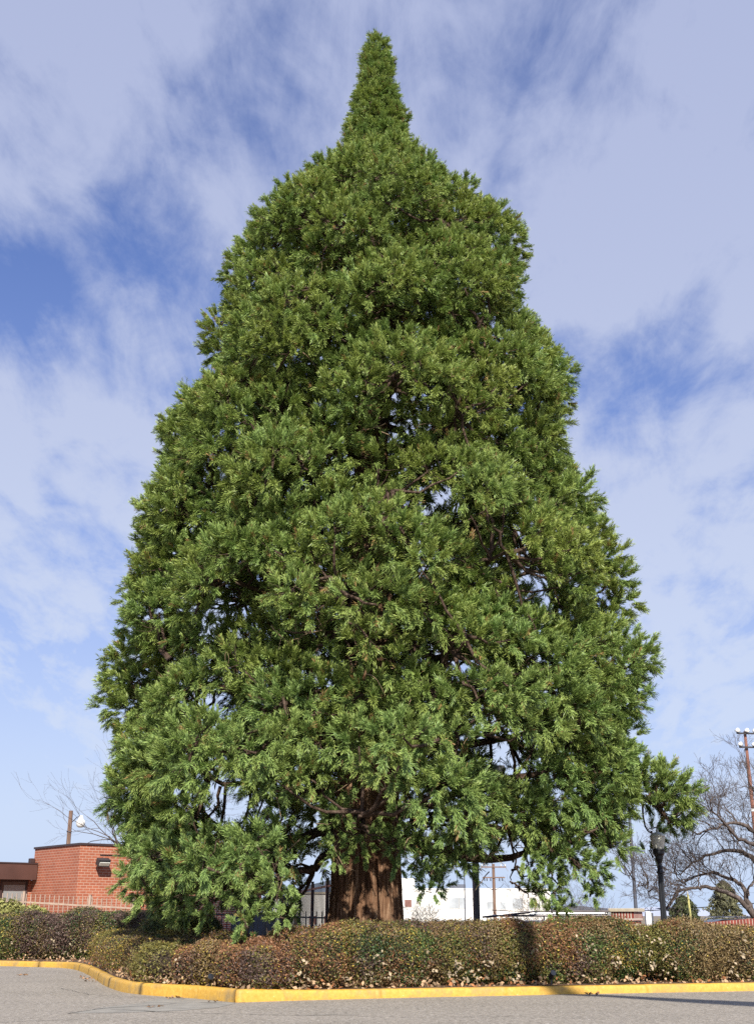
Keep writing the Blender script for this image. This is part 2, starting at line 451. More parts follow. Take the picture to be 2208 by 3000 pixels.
# road sheet in front of the kerb
def strip_sheet(name, A, B, mat, kind='structure', z=None, label=None):
    V = []; Q = []
    for a, b in zip(A, B):
        V += [tuple(a), tuple(b)]
    for i in range(len(A)-1): Q.append((2*i, 2*i+1, 2*i+3, 2*i+2))
    o = arrays(name, V, Q, mat); tag(o, label, None, None, kind); return o
rd = [p + n*.05 for p, n in zip(KL, KN)]
rd = [Vector((-60, rd[0].y+2, 0))] + rd + [Vector((60, rd[-1].y+3, 0))]
strip_sheet('road', [Vector((p.x*1.0 - 0, -30, 0)) if False else Vector((p.x if i not in (0,) else -60, -30, 0)) for i, p in enumerate(rd)], rd, M['asphalt'], label='grey worn asphalt road')
bd = [Vector((p.x, p.y, .17)) + n*.12 for p, n in zip(KL, KN)]
strip_sheet('planting_bed', bd, [Vector((p.x, 47, .17)) for p in bd], M['mulch'], label='mulched planting bed behind the kerb')
def kerb_h(p):
    px = float(proj(np.array([p[0], p[1], 0.0]))[0])
    return float(np.interp(px, [0, 150, 330, 480, 690, 900, 1200, 2208], [.165, .165, .22, .23, .235, .185, .165, .165]))
# kerb in cast sections with open joints
def kerb():
    prof = [(0, -.06), (.0, .0), (.012, .105), (.022, .135), (.05, .15), (.11, .153), (.165, .148), (.18, .13), (.18, -.06)]
    L_ = [0]
    for a, b in zip(KL, KL[1:]): L_.append(L_[-1] + (b-a).length)
    V = []; Q = []
    def P(s):
        i = max(0, min(len(KL)-2, int(np.searchsorted(L_, s)) - 1)); t = (s-L_[i])/max(1e-6, L_[i+1]-L_[i])
        return KL[i].lerp(KL[i+1], t), KN[i].lerp(KN[i+1], t).normalized()
    tot = L_[-1]; sj = L_[8*i690]
    cuts = sorted([sj + k*3.05 + (0 if k == 0 else random.uniform(-.3, .3)) for k in range(-9, 9) if 0 < sj + k*3.05 < tot])
    cuts = [0] + cuts + [tot]
    for a, b in zip(cuts, cuts[1:]):
        a += .0045; b -= .0045; n = max(3, int((b-a)/.12)); lean = random.uniform(-.006, .006)
        base = len(V)//1
        for k in range(n+1):
            p, nn = P(a + (b-a)*k/n)
            for (o_, h) in prof:
                w = RNG.normal(0, .0018)
                V.append((p.x + nn.x*((o_-.02)*1.25+w+lean), p.y + nn.y*((o_-.02)*1.25+w+lean), (h*kerb_h(p)/.15 if h > 0 else h) + w + lean*.5))
        m = len(prof)
        for k in range(n):
            for j in range(m-1):
                q = base + k*m + j; Q.append((q, q+m, q+m+1, q+1))
        for e in (0, n):   # end caps as fans of quads
            q = base+e*m
            for j in range(0, m-3, 1):
                Q.append((q, q+j+1, q+j+2, q+j+2) if False else (q, q+j+1, q+j+2, q+j+3) if j % 2 == 0 else (q, q+j+1, q+j+2, q+j+2))
    Q = [f for f in Q if len(set(f)) == 4]
    o = arrays('kerb', V, Q, M['kerb'], smooth=True); tag(o, 'yellow painted concrete kerb round the planting bed', None, None, 'structure')
kerb()
# concrete patch by the kerb and cracks in the asphalt
pp = [gnd(560, 2925), gnd(690, 2940), gnd(640, 2952), gnd(520, 2962), gnd(330, 2968), gnd(210, 2969), gnd(300, 2952), gnd(420, 2938), gnd(470, 2925)]
mb = MB(); f = mb.bm.faces.new([mb.bm.verts.new((p.x, p.y, .004)) for p in pp]); mb.build('concrete_patch', M['patch']); tag(bpy.data.objects['concrete_patch'], 'pale concrete patch beside the kerb', None, None, 'structure')
def ribbon(V, Q, pts, w):
    P = []
    for a, b in zip(pts, pts[1:]):
        n = max(2, int((b-a).length/.18))
        for k in range(n): P.append(a.lerp(b, k/n) + Vector((random.uniform(-.03, .03), random.uniform(-.05, .05), 0)))
    P.append(pts[-1]); base = len(V)
    for i, p in enumerate(P):
        d = (P[min(i+1, len(P)-1)]-P[max(i-1, 0)]).normalized(); n = Vector((-d.y, d.x, 0))*w*.6*random.uniform(.3, 1.2)
        V += [(p.x+n.x, p.y+n.y, .009), (p.x-n.x, p.y-n.y, .009)]
    for i in range(len(P)-1): q = base+2*i; Q.append((q, q+1, q+3, q+2))
V, Q = [], []
for L_, w in [([(205, 2970), (300, 2955), (420, 2948), (520, 2940), (720, 2937)], .03), ([(330, 2958), (520, 2968), (700, 2972), (880, 2975), (1060, 2974)], .03),
              ([(1000, 2976), (1200, 2982), (1500, 2978), (1750, 2986)], .012), ([(0, 2997), (120, 2990), (230, 2988)], .02), ([(180, 2896), (260, 2914), (330, 2919), (480, 2926)], .015)]:
    ribbon(V, Q, [gnd(*p) for p in L_], w)
tag(arrays('road_crack', V, Q, M['crack']), 'dark cracks running across the asphalt', None, None, 'structure')

# far hills
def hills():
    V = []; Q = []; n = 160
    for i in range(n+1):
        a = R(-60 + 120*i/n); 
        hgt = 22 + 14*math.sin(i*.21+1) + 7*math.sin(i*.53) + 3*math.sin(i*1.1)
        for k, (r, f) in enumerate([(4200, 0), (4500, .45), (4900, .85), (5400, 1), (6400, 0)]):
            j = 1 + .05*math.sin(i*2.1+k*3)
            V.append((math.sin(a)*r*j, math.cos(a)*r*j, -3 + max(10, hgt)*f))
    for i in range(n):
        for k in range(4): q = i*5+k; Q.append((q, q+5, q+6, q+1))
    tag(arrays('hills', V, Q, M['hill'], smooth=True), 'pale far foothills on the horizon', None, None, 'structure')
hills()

# ------------------------------------------------------------- the sequoia
TY = 33.0                                             # its distance
def axis_x(z): return -.33 + .33*min(1, z/31)
OV = 2208/1652
LP = [(70, 822), (90, 812), (110, 797), (170, 788), (240, 765), (300, 750), (330, 738), (345, 700), (362, 665), (385, 630), (420, 585), (450, 538), (500, 515), (550, 495),
      (600, 487), (650, 475), (700, 450), (750, 415), (800, 400), (850, 375), (900, 342), (950, 350), (1000, 345), (1050, 305), (1100, 300),
      (1150, 280), (1200, 285), (1250, 260), (1300, 265), (1350, 235), (1400, 240), (1450, 235), (1500, 220), (1550, 216), (1600, 228),
      (1650, 235), (1700, 220), (1750, 213), (1800, 230), (1850, 232), (1900, 242), (1950, 262), (2000, 285), (2100, 300)]
RP = [(70, 826), (90, 845), (110, 853), (170, 870), (240, 888), (300, 903), (330, 928), (350, 940), (365, 985), (380, 1020), (400, 1070), (450, 1122), (500, 1140), (550, 1152),
      (600, 1157), (650, 1195), (700, 1208), (750, 1214), (800, 1245), (850, 1262), (900, 1268), (950, 1266), (1000, 1280), (1050, 1282),
      (1100, 1300), (1150, 1335), (1200, 1355), (1250, 1388), (1300, 1386), (1350, 1397), (1400, 1432), (1450, 1450), (1500, 1441),
      (1550, 1440), (1600, 1458), (1650, 1450), (1700, 1440), (1750, 1430), (1800, 1410), (1850, 1385), (1900, 1345), (1950, 1330), (2100, 1320)]
lpy, lpx = np.array([p[0] for p in LP])*OV, np.array([p[1] for p in LP])*OV
rpy, rpx = np.array([p[0] for p in RP])*OV, np.array([p[1] for p in RP])*OV
ZS = np.arange(1.0, 31.8, .2)
def carve(side):
    out = []
    az = np.linspace(-math.pi/2, math.pi/2, 31)
    for z in ZS:
        best = .08
        for r in np.arange(.1, 10.5, .08):
            P = np.stack([axis_x(z) + side*r*np.cos(az), TY + r*np.sin(az), np.full_like(az, z)], -1)
            px, py = proj(P)
            ok = (np.all(px <= np.interp(py, rpy, rpx) + .5) if side > 0 else np.all(px >= np.interp(py, lpy, lpx) - .5)) and np.all(py > 92)
            if not ok: break
            best = r
        out.append(best)
    return np.array(out)
HR, HL = carve(1), carve(-1)
def hull(az, z):
    """az 0 = right, pi/2 = away, -pi/2 = towards the road"""
    c = (1+np.cos(az))/2
    return np.interp(z, ZS, HR)*c + np.interp(z, ZS, HL)*(1-c)
def on_hull(az, z, k=1.0):
    r = hull(az, z)*k
    return np.stack([axis_x(z) + r*np.cos(az), TY + r*np.sin(az), z + 0*r], -1)
def hit(px, py):
    a, b = ray(px, py)
    for Y in np.arange(22, 42, .1):
        x, z = a*Y, EYE + b*Y
        dx, dy = x-axis_x(z), Y-TY
        if math.hypot(dx, dy) <= hull(math.atan2(dy, dx), z): return Vector((x, Y, z))
    return Vector((a*TY, TY, EYE+b*TY))

# openings in the crown: photo point, radius in metres, whether one sees right through
GAPS = [(640, 780, .55, 0), (690, 660, .4, 0), (560, 660, .5, 0), (880, 970, .7, 1), (960, 930, .7, 0), (1200, 870, .5, 0), (1020, 910, .5, 0),
        (1080, 735, .35, 1), (395, 930, .6, 0), (700, 1220, .9, 0), (620, 1300, .9, 0), (560, 1280, .7, 0), (780, 1250, .7, 0), (730, 1330, .6, 1), (960, 1100, .8, 1),
        (1030, 1170, .9, 0), (900, 1140, .5, 1), (1110, 1180, .6, 1), (400, 1370, .7, 0), (480, 1360, .7, 1), (560, 1350, .6, 1), (640, 1370, .7, 0),
        (1180, 1310, .7, 1), (1110, 1270, .5, 1), (1000, 1460, .65, 1), (1060, 1390, .6, 0), (960, 1290, .4, 1), (1200, 1500, .6, 0), (350, 1560, .7, 0),
        (490, 1560, .9, 1), (540, 1590, .8, 0), (430, 1590, .5, 0), (800, 1530, .9, 0), (770, 1500, .6, 0), (860, 1560, .7, 0), (1020, 1600, .6, 1), (1080, 1640, .75, 1), (1085, 1675, 1.0, 1),
        (1290, 1600, .7, 0), (1240, 1550, .5, 0), (300, 1640, .6, 0), (280, 1700, .5, 0), (500, 1740, .9, 1), (560, 1790, .8, 1), (780, 1760, .9, 0), (830, 1830, .8, 0),
        (1250, 1360, .5, 0), (1170, 1420, .5, 0), (1330, 1480, .5, 0), (1310, 1640, .5, 0), (860, 880, .5, 0), (1150, 560, .4, 0), (730, 550, .4, 0), (790, 400, .3, 1),
        (940, 1830, .6, 1), (960, 1800, .5, 1), (680, 1840, .7, 1), (1090, 1840, .7, 1), (1080, 1900, .7, 1), (600, 1880, .6, 0), (400, 1840, .5, 0),
        (1150, 1700, .5, 0), (350, 1800, .6, 0), (880, 1250, .4, 0), (1170, 930, .5, 0), (1000, 1480, .5, 1), (1420, 1640, .6, 1), (1300, 1790, .4, 0)]
GP = []
for gx, gy, gr, thru in GAPS:
    h = hit(gx*OV, gy*OV); a, b = ray(gx*OV, gy*OV)
    d = Vector((a, 1, b)).normalized(); GP.append((np.array(h), np.array(d), gr, thru))
for zt_ in (2.2,):                     # places where the sun reaches the trunk
    for dx in (-.35, .45):
        GP.append((np.array([axis_x(zt_)+dx, TY-.8, zt_]), np.array(sd), .42, 2))
def gap_reject(p, s):
    for h, d, gr, thru in GP:
        v = p - h; t = float(v @ d)
        dist = np.linalg.norm(v - d*t)
        if thru == 2 and t > 1.5 and dist < gr*.8 + s*.4: return True
        if thru == 1 and t > -2.0 and dist < gr*.75 + s*.22: return True
        if thru == 0 and -2 < t < 1.6 and dist < gr*.8 + s*.30: return True
    return False
def crown_bottom(az):
    """lowest clump centre for an azimuth"""
    a = math.degrees(az) % 360          # 0 right, 90 back, 180 left, 270 front
    K = [(0, 3.5), (30, 3.4), (90, 3.8), (150, 2.4), (180, 1.9), (215, 1.9), (236, 2.7), (250, 4.4), (278, 4.8), (290, 3.8), (305, 2.9), (325, 2.8), (345, 3.2), (360, 3.5)]
    return float(np.interp(a, [k[0] for k in K], [k[1] for k in K]))
def clump_size(z, az):
    r = float(hull(az, z))
    return float(np.clip(.27 + .092*r, .34, .92))
def make_boughs():
    rg = np.random.default_rng(14); out = []
    w = np.maximum(HR+HL, .5)**1.2; w = w/w.sum()
    for _ in range(5000):
        z = float(rg.choice(ZS, p=w)); az = rg.uniform(-math.pi, math.pi); r = float(hull(az, z)); sp = (.46*r+.35)*rg.uniform(.75, 1.3)
        q = np.array([r*math.cos(az), r*math.sin(az), z*1.25])
        if all(np.linalg.norm(q-o[0]) > (sp+o[1])*.5 for o in out): out.append((q, sp, az, rg.normal()))
    return out
BOUGH = make_boughs(); BQ = np.array([b[0] for b in BOUGH]); BS = np.array([b[1] for b in BOUGH])
def bough_rel(az, z, r):
    """squared distance from the middle of the nearest bough end (1 = its rim) and how far below it"""
    q = np.array([r*math.cos(az), r*math.sin(az), z*1.25]); d = np.linalg.norm(BQ-q, axis=1)/(BS*.60)
    i = int(d.argmin()); return float(d[i]**2), float((BQ[i, 2]-q[2])/(BS[i]*.60))
clumps = []   # position, outward, size, droop
def add_clumps(n_try, kmin, kmax, spacing, inner=False, seed=1):
    rg = np.random.default_rng(seed)
    got = []
    P = np.zeros((0, 3)); S = np.zeros(0)
    zmax = 30.65
    w = np.maximum(HR+HL, .5); w = w/w.sum()
    for _ in range(n_try):
        z = float(rg.choice(ZS, p=w)) + rg.uniform(-.1, .1)
        if z > zmax: continue
        az = rg.uniform(-math.pi, math.pi)
        if z < crown_bottom(az): continue
        s = clump_size(z, az)*rg.uniform(.75, 1.2)*(1 - .35*min(1, max(0, (z-28.2)/1.5)))
        r = float(hull(az, z))
        f, below = bough_rel(az, z, r)
        flank = abs(math.cos(az)) > .72                 # the sides keep a fuller outline
        if flank: f *= .62; below *= .85
        if not inner and r > 1.6:
            if f > 1.0 and rg.random() < .9: continue
            if below > .42 and f > .35 and rg.random() < .95: continue
        rr = max(0.02, (r - s*.60 - .22*min(1, max(0, (14-z)/5))) - (.40*min(f, 1.3) + .12*max(0, below))*(.46*r+.35))*rg.uniform(kmin, kmax) if not inner else r*rg.uniform(kmin, kmax)
        p = np.array([axis_x(z)+rr*math.cos(az), TY+rr*math.sin(az), z])
        if len(P):
            d = P - p; d[:, 2] *= 1.35
            if np.any(np.sqrt((d**2).sum(1)) < spacing*(s+S)*.5): continue
        if gap_reject(p, s): continue
        P = np.vstack([P, p]); S = np.append(S, s)
        back = math.sin(az) > .25
        got.append((p, np.array([math.cos(az), math.sin(az), 0.0]), s, z, back, inner))
    return got
clumps += add_clumps(16000, .97, 1.03, .93, False, 3)
clumps += add_clumps(12000, .48, .64, 1.05, True, 5)
clumps += add_clumps(5000, .26, .50, 1.2, True, 8)
NREG = len(clumps)
# the long low limb reaching over the lamp post on the right, and hanging tassels at the skirt
EXTRA = [(1318, 1225, 33, .85), (1338, 1272, 33, .85), (1300, 1178, 33, .8), (1350, 1325, 33, .85), (1290, 1240, 33, .9), (1305, 1300, 33, .9), (1265, 1190, 33, .9), (1270, 1140, 33, .8), (1320, 1360, 33, .9),
         (272, 1500, 33, .85), (268, 1550, 33, .85), (285, 1450, 33, .85), (300, 1500, 32.5, .9), (305, 1560, 32.5, .9), (310, 1430, 33, .9), (300, 1610, 32.5, .85), (1408, 1700, 31.5, .8), (1400, 1745, 32, .7),
         (1440, 1715, 31, .9), (1470, 1745, 30.5, .9), (1490, 1775, 30.6, .55), (1450, 1780, 31, .8), (1425, 1740, 31.5, .8), (1480, 1800, 31, .45), (1430, 1830, 32.6, .5), (1425, 1870, 32.8, .38),
         (440, 1620, 26.0, .95), (430, 1560+60, 25.9, .7), (410, 1680, 25.8, .9), (460, 1690, 25.9, .8), (560, 1650, 25.6, .8), (880, 1620, 25.4, .8), (640, 1300, 25.6, .8),
         (330, 1960, 28, .55), (290, 1930, 29, .5), (450, 1900, 26.2, .7), (520, 1910, 26, .6), (560, 1850, 26, .65), (400, 1900, 27, .7), (330, 1880, 28, .7),
         (950, 1940, 29.2, .42), (940, 1890, 29, .5), (980, 1870, 29.5, .5), (900, 1850, 29, .5), (860, 1840, 28.6, .45), (790, 1850, 30.2, .4), (740, 1830, 30.6, .4), (1010, 1880, 34.5, .5), (740, 1780, 29, .45), (870, 1780, 28.5, .5),
         (1130, 1850, 29.6, .5), (1160, 1890, 29.6, .5), (1200, 1910, 29.8, .5), (1180, 1950, 30, .4), (1250, 1880, 29.6, .6), (1230, 1990, 30, .25), (1300, 1900, 30, .5), (1310, 1940, 30.2, .35), (1150, 1940, 30.2, .33), (1340, 1860, 30, .6), (1225, 1940, 30, .35)]
for x, y, Y, s in EXTRA:
    p = at(x*OV, y*OV, Y); n = Vector((p.x, p.y-TY, 0)).normalized()
    clumps.append((np.array(p), np.array(n), s, p.z, False, False))
for x, y0, y1, Y, s in [(610, 1900, 2015, 25.6, .40), (540, 1890, 2060, 25.8, .42), (570, 1870, 1960, 26.2, .45), (935, 1860, 1955, 28.8, .42), (985, 1840, 1900, 29.2, .42), (1215, 1880, 2000, 29.8, .38),
                        (1170, 1870, 1960, 30.0, .42), (1300, 1900, 1965, 30.0, .42), (740, 1790, 1890, 28.4, .36), (860, 1800, 1900, 28.2, .4), (790, 1830, 1880, 29.0, .34), (320, 1920, 1990, 28.5, .45), (460, 1930, 2010, 27, .45), (400, 1930, 2005, 27.6, .5)]:
    m_ = max(2, int((y1-y0)/32)+1)
    for i in range(m_):
        p = at((x+random.uniform(-9, 9))*OV, (y0+(y1-y0)*i/(m_-1))*OV, Y+random.uniform(-.15, .15)); n = Vector((p.x, p.y-TY, 0)).normalized()
        clumps.append((np.array(p), np.array(n), s*(1-.35*i/m_), p.z, False, False))
print('clumps', len(clumps), 'height', ZS[-1], HR.max(), HL.max())

def spray_template(rg, nb):
    """flat plume of cord-like shoots: axis +X, length about 1"""
    V = []; T = []
    for i in range(nb):
        u = rg.uniform(.0, .80); side = 1 if i % 2 else -1
        ang = side*rg.uniform(.08, .62)*(1.1-u*.5); el = rg.normal(0, .25)
        L_ = rg.uniform(.26, .42)*(1.0 if u < .5 else .85)
        d = np.array([math.cos(ang)*math.cos(el), math.sin(ang)*math.cos(el), math.sin(el)])
        o = np.array([u, rg.normal(0, .03), rg.normal(0, .03)])
        w = np.cross(d, np.array([0, 0, 1.0]) + rg.normal(0, .38, 3)); w /= np.linalg.norm(w); w *= rg.uniform(.019, .028)
        bend = np.array([0, 0, rg.normal(0, .03)])
        V += [o, o + d*L_*.5 + w*.9 + bend, o + d*L_ + bend*1.2, o + d*L_*.5 - w*.9 + bend]
        T += [0, .45, 1, .45]
    return np.array(V), np.array(T)
def cshape(d, ph):
    return 1 + .13*np.sin(d[:, 0]*6+ph*5)*np.sin(d[:, 2]*7+ph*9) + .10*np.sin(d[:, 1]*9+d[:, 2]*5+ph*3)
def build_foliage():
    rg = np.random.default_rng(21)
    NB = 22
    temps = [spray_template(rg, NB) for _ in range(14)]
    pos, ax, up, sc, tint = [], [], [], [], []
    for (p, n, s, z, back, inner) in clumps:
        coarse = back or inner
        nn = n + np.array([0, 0, .42]); nn /= np.linalg.norm(nn)
        tng = np.array([-n[1], n[0], 0])
        ct = rg.normal(0, 1)
        low = 1 - min(1, max(0, (z-3)/6))       # lower boughs hang
        # plume centres spread over the dome of the bough end
        m = max(5, int((21 if not coarse else 9)*s**1.5*rg.uniform(.9, 1.1) + (4 if z > 25 else 0)))
        i_ = np.arange(m*2) + .5; ph = np.arccos(1-2*i_/(m*2)); th = math.pi*(1+5**.5)*i_ + rg.uniform(0, 6)
        dm = np.stack([np.cos(th)*np.sin(ph), np.sin(th)*np.sin(ph), np.cos(ph)], 1) + rg.normal(0, .16, (m*2, 3))
        dm /= np.linalg.norm(dm, axis=1)[:, None]
        dm = dm[(dm @ nn) > -.12 + rg.uniform(-.15, .15, len(dm))]
        k0 = len(dm)
        if not k0: continue
        reach = rg.uniform(.60, .86, k0)*cshape(dm, ct)
        per = 11 if not coarse else 6
        d = dm.repeat(per, axis=0); rad = s*(reach.repeat(per))*rg.uniform(.86, 1.04, k0*per)
        k = len(d); pt = rg.normal(0, .6, k0).repeat(per)
        shape = n[None, :]*((d@n)*1.0)[:, None] + tng[None, :]*((d@tng)*1.18)[:, None] + np.array([0, 0, 1.])[None, :]*(d[:, 2]*.80)[:, None]
        a0 = dm*1.0 + n*.25; a0[:, 2] += np.where(dm[:, 2] > 0, .38 - .25*low, -.12 - .60*low)
        a = a0.repeat(per, axis=0) + rg.normal(0, .42, (k, 3))
        a /= np.linalg.norm(a, axis=1)[:, None]
        q = p + shape*rad[:, None]
        pos.append(q - a*.12*s**.3); ax.append(a)
        upv = np.array([0, 0, .9]) + rg.normal(0, .3, (k, 3)) + n*.45 + d*.5
        up.append(upv)
        sc.append(rg.uniform(.33, .51, k)*min(1.0, .5+.55*s)*(1.25 if coarse else 1))
        tint.append(np.stack([ct*.75 + pt + rg.normal(0, .45, k), np.full(k, low), rg.uniform(0, 1, k)], -1))
    pos = np.vstack(pos); ax = np.vstack(ax); up = np.vstack(up); sc = np.concatenate(sc); tint = np.vstack(tint)
    y = np.cross(up, ax); y /= np.linalg.norm(y, axis=1)[:, None]; zz = np.cross(ax, y)
    which = rg.integers(0, len(temps), len(pos))
    VV, CC = [], []
    for t, (tv, tt) in enumerate(temps):
        m = which == t; n_ = int(m.sum())
        if not n_: continue
        B_ = np.stack([ax[m], y[m], zz[m]], 1)                      # n,3(axis),3
        v = np.einsum('vk,nkc->nvc', tv, B_)*sc[m][:, None, None] + pos[m][:, None, :]
        # outer ends of plumes sag a little
        tn = tint[m]
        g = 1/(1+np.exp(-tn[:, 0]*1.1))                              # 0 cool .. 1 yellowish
        cool = np.array([.028, .060, .018]); warm = np.array([.058, .076, .017])  # blade bases darkened to deepen shade between plumes; tips are paler new growth
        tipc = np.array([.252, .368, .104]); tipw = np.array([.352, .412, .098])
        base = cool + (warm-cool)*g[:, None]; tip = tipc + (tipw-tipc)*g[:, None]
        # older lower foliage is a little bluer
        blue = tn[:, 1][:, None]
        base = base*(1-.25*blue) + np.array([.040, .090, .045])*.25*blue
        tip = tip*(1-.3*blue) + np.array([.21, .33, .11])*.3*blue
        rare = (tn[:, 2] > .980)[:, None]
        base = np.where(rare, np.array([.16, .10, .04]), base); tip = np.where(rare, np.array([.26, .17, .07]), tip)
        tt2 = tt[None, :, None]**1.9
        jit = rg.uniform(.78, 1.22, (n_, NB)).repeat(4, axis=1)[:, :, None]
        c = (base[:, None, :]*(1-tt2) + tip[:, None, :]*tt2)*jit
        VV.append(v.reshape(-1, 3)); CC.append(c.reshape(-1, 3))
    V = np.vstack(VV); C = np.vstack(CC)
    Q = np.arange(len(V)).reshape(-1, 4)
    open('/tmp/cnt','w').write('%d blades %d sprays %d clumps' % (len(Q), len(pos), len(clumps)))
    return V, Q, C
def mk_trunk_rings(zs, rf, cx, seg=180):
    V, Q = [], []
    for z in zs:
        for k in range(seg):
            t = 2*math.pi*k/seg
            r = rf(z)
            fl = max(0, 1-z/2.2)
            r *= 1 + .05*math.sin(7*t+.3+z*.15) + .035*math.sin(13*t+z*.3) - .045*abs(math.sin(11*t + 1.2*math.sin(z*.5))) - .03*abs(math.sin(19*t+1.7*math.sin(z*.8+1))) + .10*fl*fl*abs(math.sin(3.5*t+.6))
            V.append((cx(z)+r*math.cos(t), TY + r*math.sin(t), z))
    n = len(zs)
    for i in range(n-1):
        for k in range(seg):
            Q.append((i*seg+k, i*seg+(k+1) % seg, (i+1)*seg+(k+1) % seg, (i+1)*seg+k))
    return V, Q
def trunk_r(z):
    return float(np.interp(z, [0, .5, 1.2, 2.2, 3.5, 6, 10, 20, 28, 31], [1.14, 1.08, 1.02, .96, .92, .82, .66, .34, .08, .02]))
seq = thing('giant_sequoia', (axis_x(0), TY, 0), 'towering dark green giant sequoia with bell shaped crown and narrow pointed top', 'tree')
so_ = np.array([axis_x(0), TY, 0])
V, Q = mk_trunk_rings(np.concatenate([np.arange(-.1, 8, .15), np.arange(8, 30.3, .6)]), trunk_r, axis_x)
arrays('trunk', V, Q, M['bark'], seq, origin=so_, smooth=True)
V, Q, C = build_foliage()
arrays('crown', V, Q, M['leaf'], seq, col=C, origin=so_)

# limbs, then thin boughs that carry every clump
def tube_np(V, Q, pts, rads, n=6):
    base = len(V); ref = None; P = [Vector(p) for p in pts]
    for i, p in enumerate(P):
        d = (P[min(i+1, len(P)-1)]-P[max(i-1, 0)])
        d = d.normalized() if d.length > 1e-6 else Vector((0, 0, 1))
        if ref is None: ref = d.orthogonal().normalized()
        a = ref - d*ref.dot(d)
        a = a.normalized() if a.length > 1e-4 else d.orthogonal().normalized()
        b = d.cross(a); ref = a
        for k in range(n):
            t = 2*math.pi*k/n; v = p + (a*math.cos(t)+b*math.sin(t))*rads[i]; V.append((v.x, v.y, v.z))
    for i in range(len(P)-1):
        for k in range(n): Q.append((base+i*n+k, base+i*n+(k+1) % n, base+(i+1)*n+(k+1) % n, base+(i+1)*n+k))
limb_pts = []
def limb(z0, az, z1, k, r0, wig=.25):
    a = Vector((axis_x(z0)+.5*trunk_r(z0)*math.cos(az), TY+.5*trunk_r(z0)*math.sin(az), z0))
    e = Vector(on_hull(np.array(az), np.array(z1), k))
    pts = []; n = 9; L_ = (e-a).length
    for i in range(n+1):
        t = i/n
        p = a.lerp(e, t); p.z += (-.10*math.sin(t*math.pi)+.02*t)*L_*.5 - (.12*L_*t*(1-t) if z0 < 9 else 0)
        w = Vector((random.gauss(0, 1), random.gauss(0, 1), random.gauss(0, 1)))*wig*.3*(0 if i in (0,) else 1)
        pts.append(p+w)
    rads = [r0*(1-.82*(i/n)**.8) for i in range(n+1)]
    V, Q = [], []; tube_np(V, Q, pts, rads, 8)
    arrays('limb', V, Q, M['limb'], seq, origin=so_, smooth=True)
    for p, r in zip(pts, rads): limb_pts.append((p, r))
k = 0
for z0 in np.arange(3.6, 27.5, .34):
    az = (k*2.399) % (2*math.pi) + random.uniform(-.2, .2); k += 1
    R_ = float(hull(np.array(az), np.array(z0+.3)))
    limb(float(z0), az, float(z0)+random.uniform(-.6, .9), .80, (.05 + .017*R_)*random.uniform(.8, 1.25))
# the low limb that shows dark against the sky left of the trunk, and two to the right
def limb_px(pts, r0, r1):
    P = [at(x, y, Y) for x, y, Y in pts]; P = crom(P, 4)
    V, Q = [], []; n = len(P); P = [p + Vector((random.gauss(0, .02), 0, random.gauss(0, .02))) for p in P]
    rr = [r0+(r1-r0)*i/(n-1) for i in range(n)]
    tube_np(V, Q, P, rr, 8)
    arrays('limb', V, Q, M['limb'], seq, origin=so_, smooth=True)
    for p, r in zip(P, rr): limb_pts.append((p, r))
limb_px([(1000, 2490, 33), (950, 2508, 32.6), (925, 2538, 32), (880, 2552, 31.5), (830, 2548, 31), (760, 2555, 30.5), (650, 2600, 30)], .13, .05)
limb_px([(1100, 2380, 33), (1180, 2362, 32), (1240, 2350, 31), (1300, 2370, 30.5), (1370, 2350, 30)], .12, .03)
limb_px([(1120, 2440, 33), (1230, 2452, 32), (1300, 2462, 31.5), (1370, 2468, 31)], .06, .015)
limb_px([(1120, 2080, 33), (1200, 2095, 31), (1260, 2115, 30), (1330, 2130, 29)], .17, .08)
limb_px([(1400, 2410, 31), (1470, 2430, 30.5), (1540, 2445, 30.2), (1620, 2470, 30)], .10, .03)
limb_px([(1480, 2430, 30.5), (1500, 2480, 30.4), (1510, 2530, 30.2), (1490, 2580, 30)], .04, .012)
limb_px([(1800, 2330, 31.5), (1880, 2340, 31.3), (1930, 2370, 31), (1960, 2410, 30.8)], .08, .03)
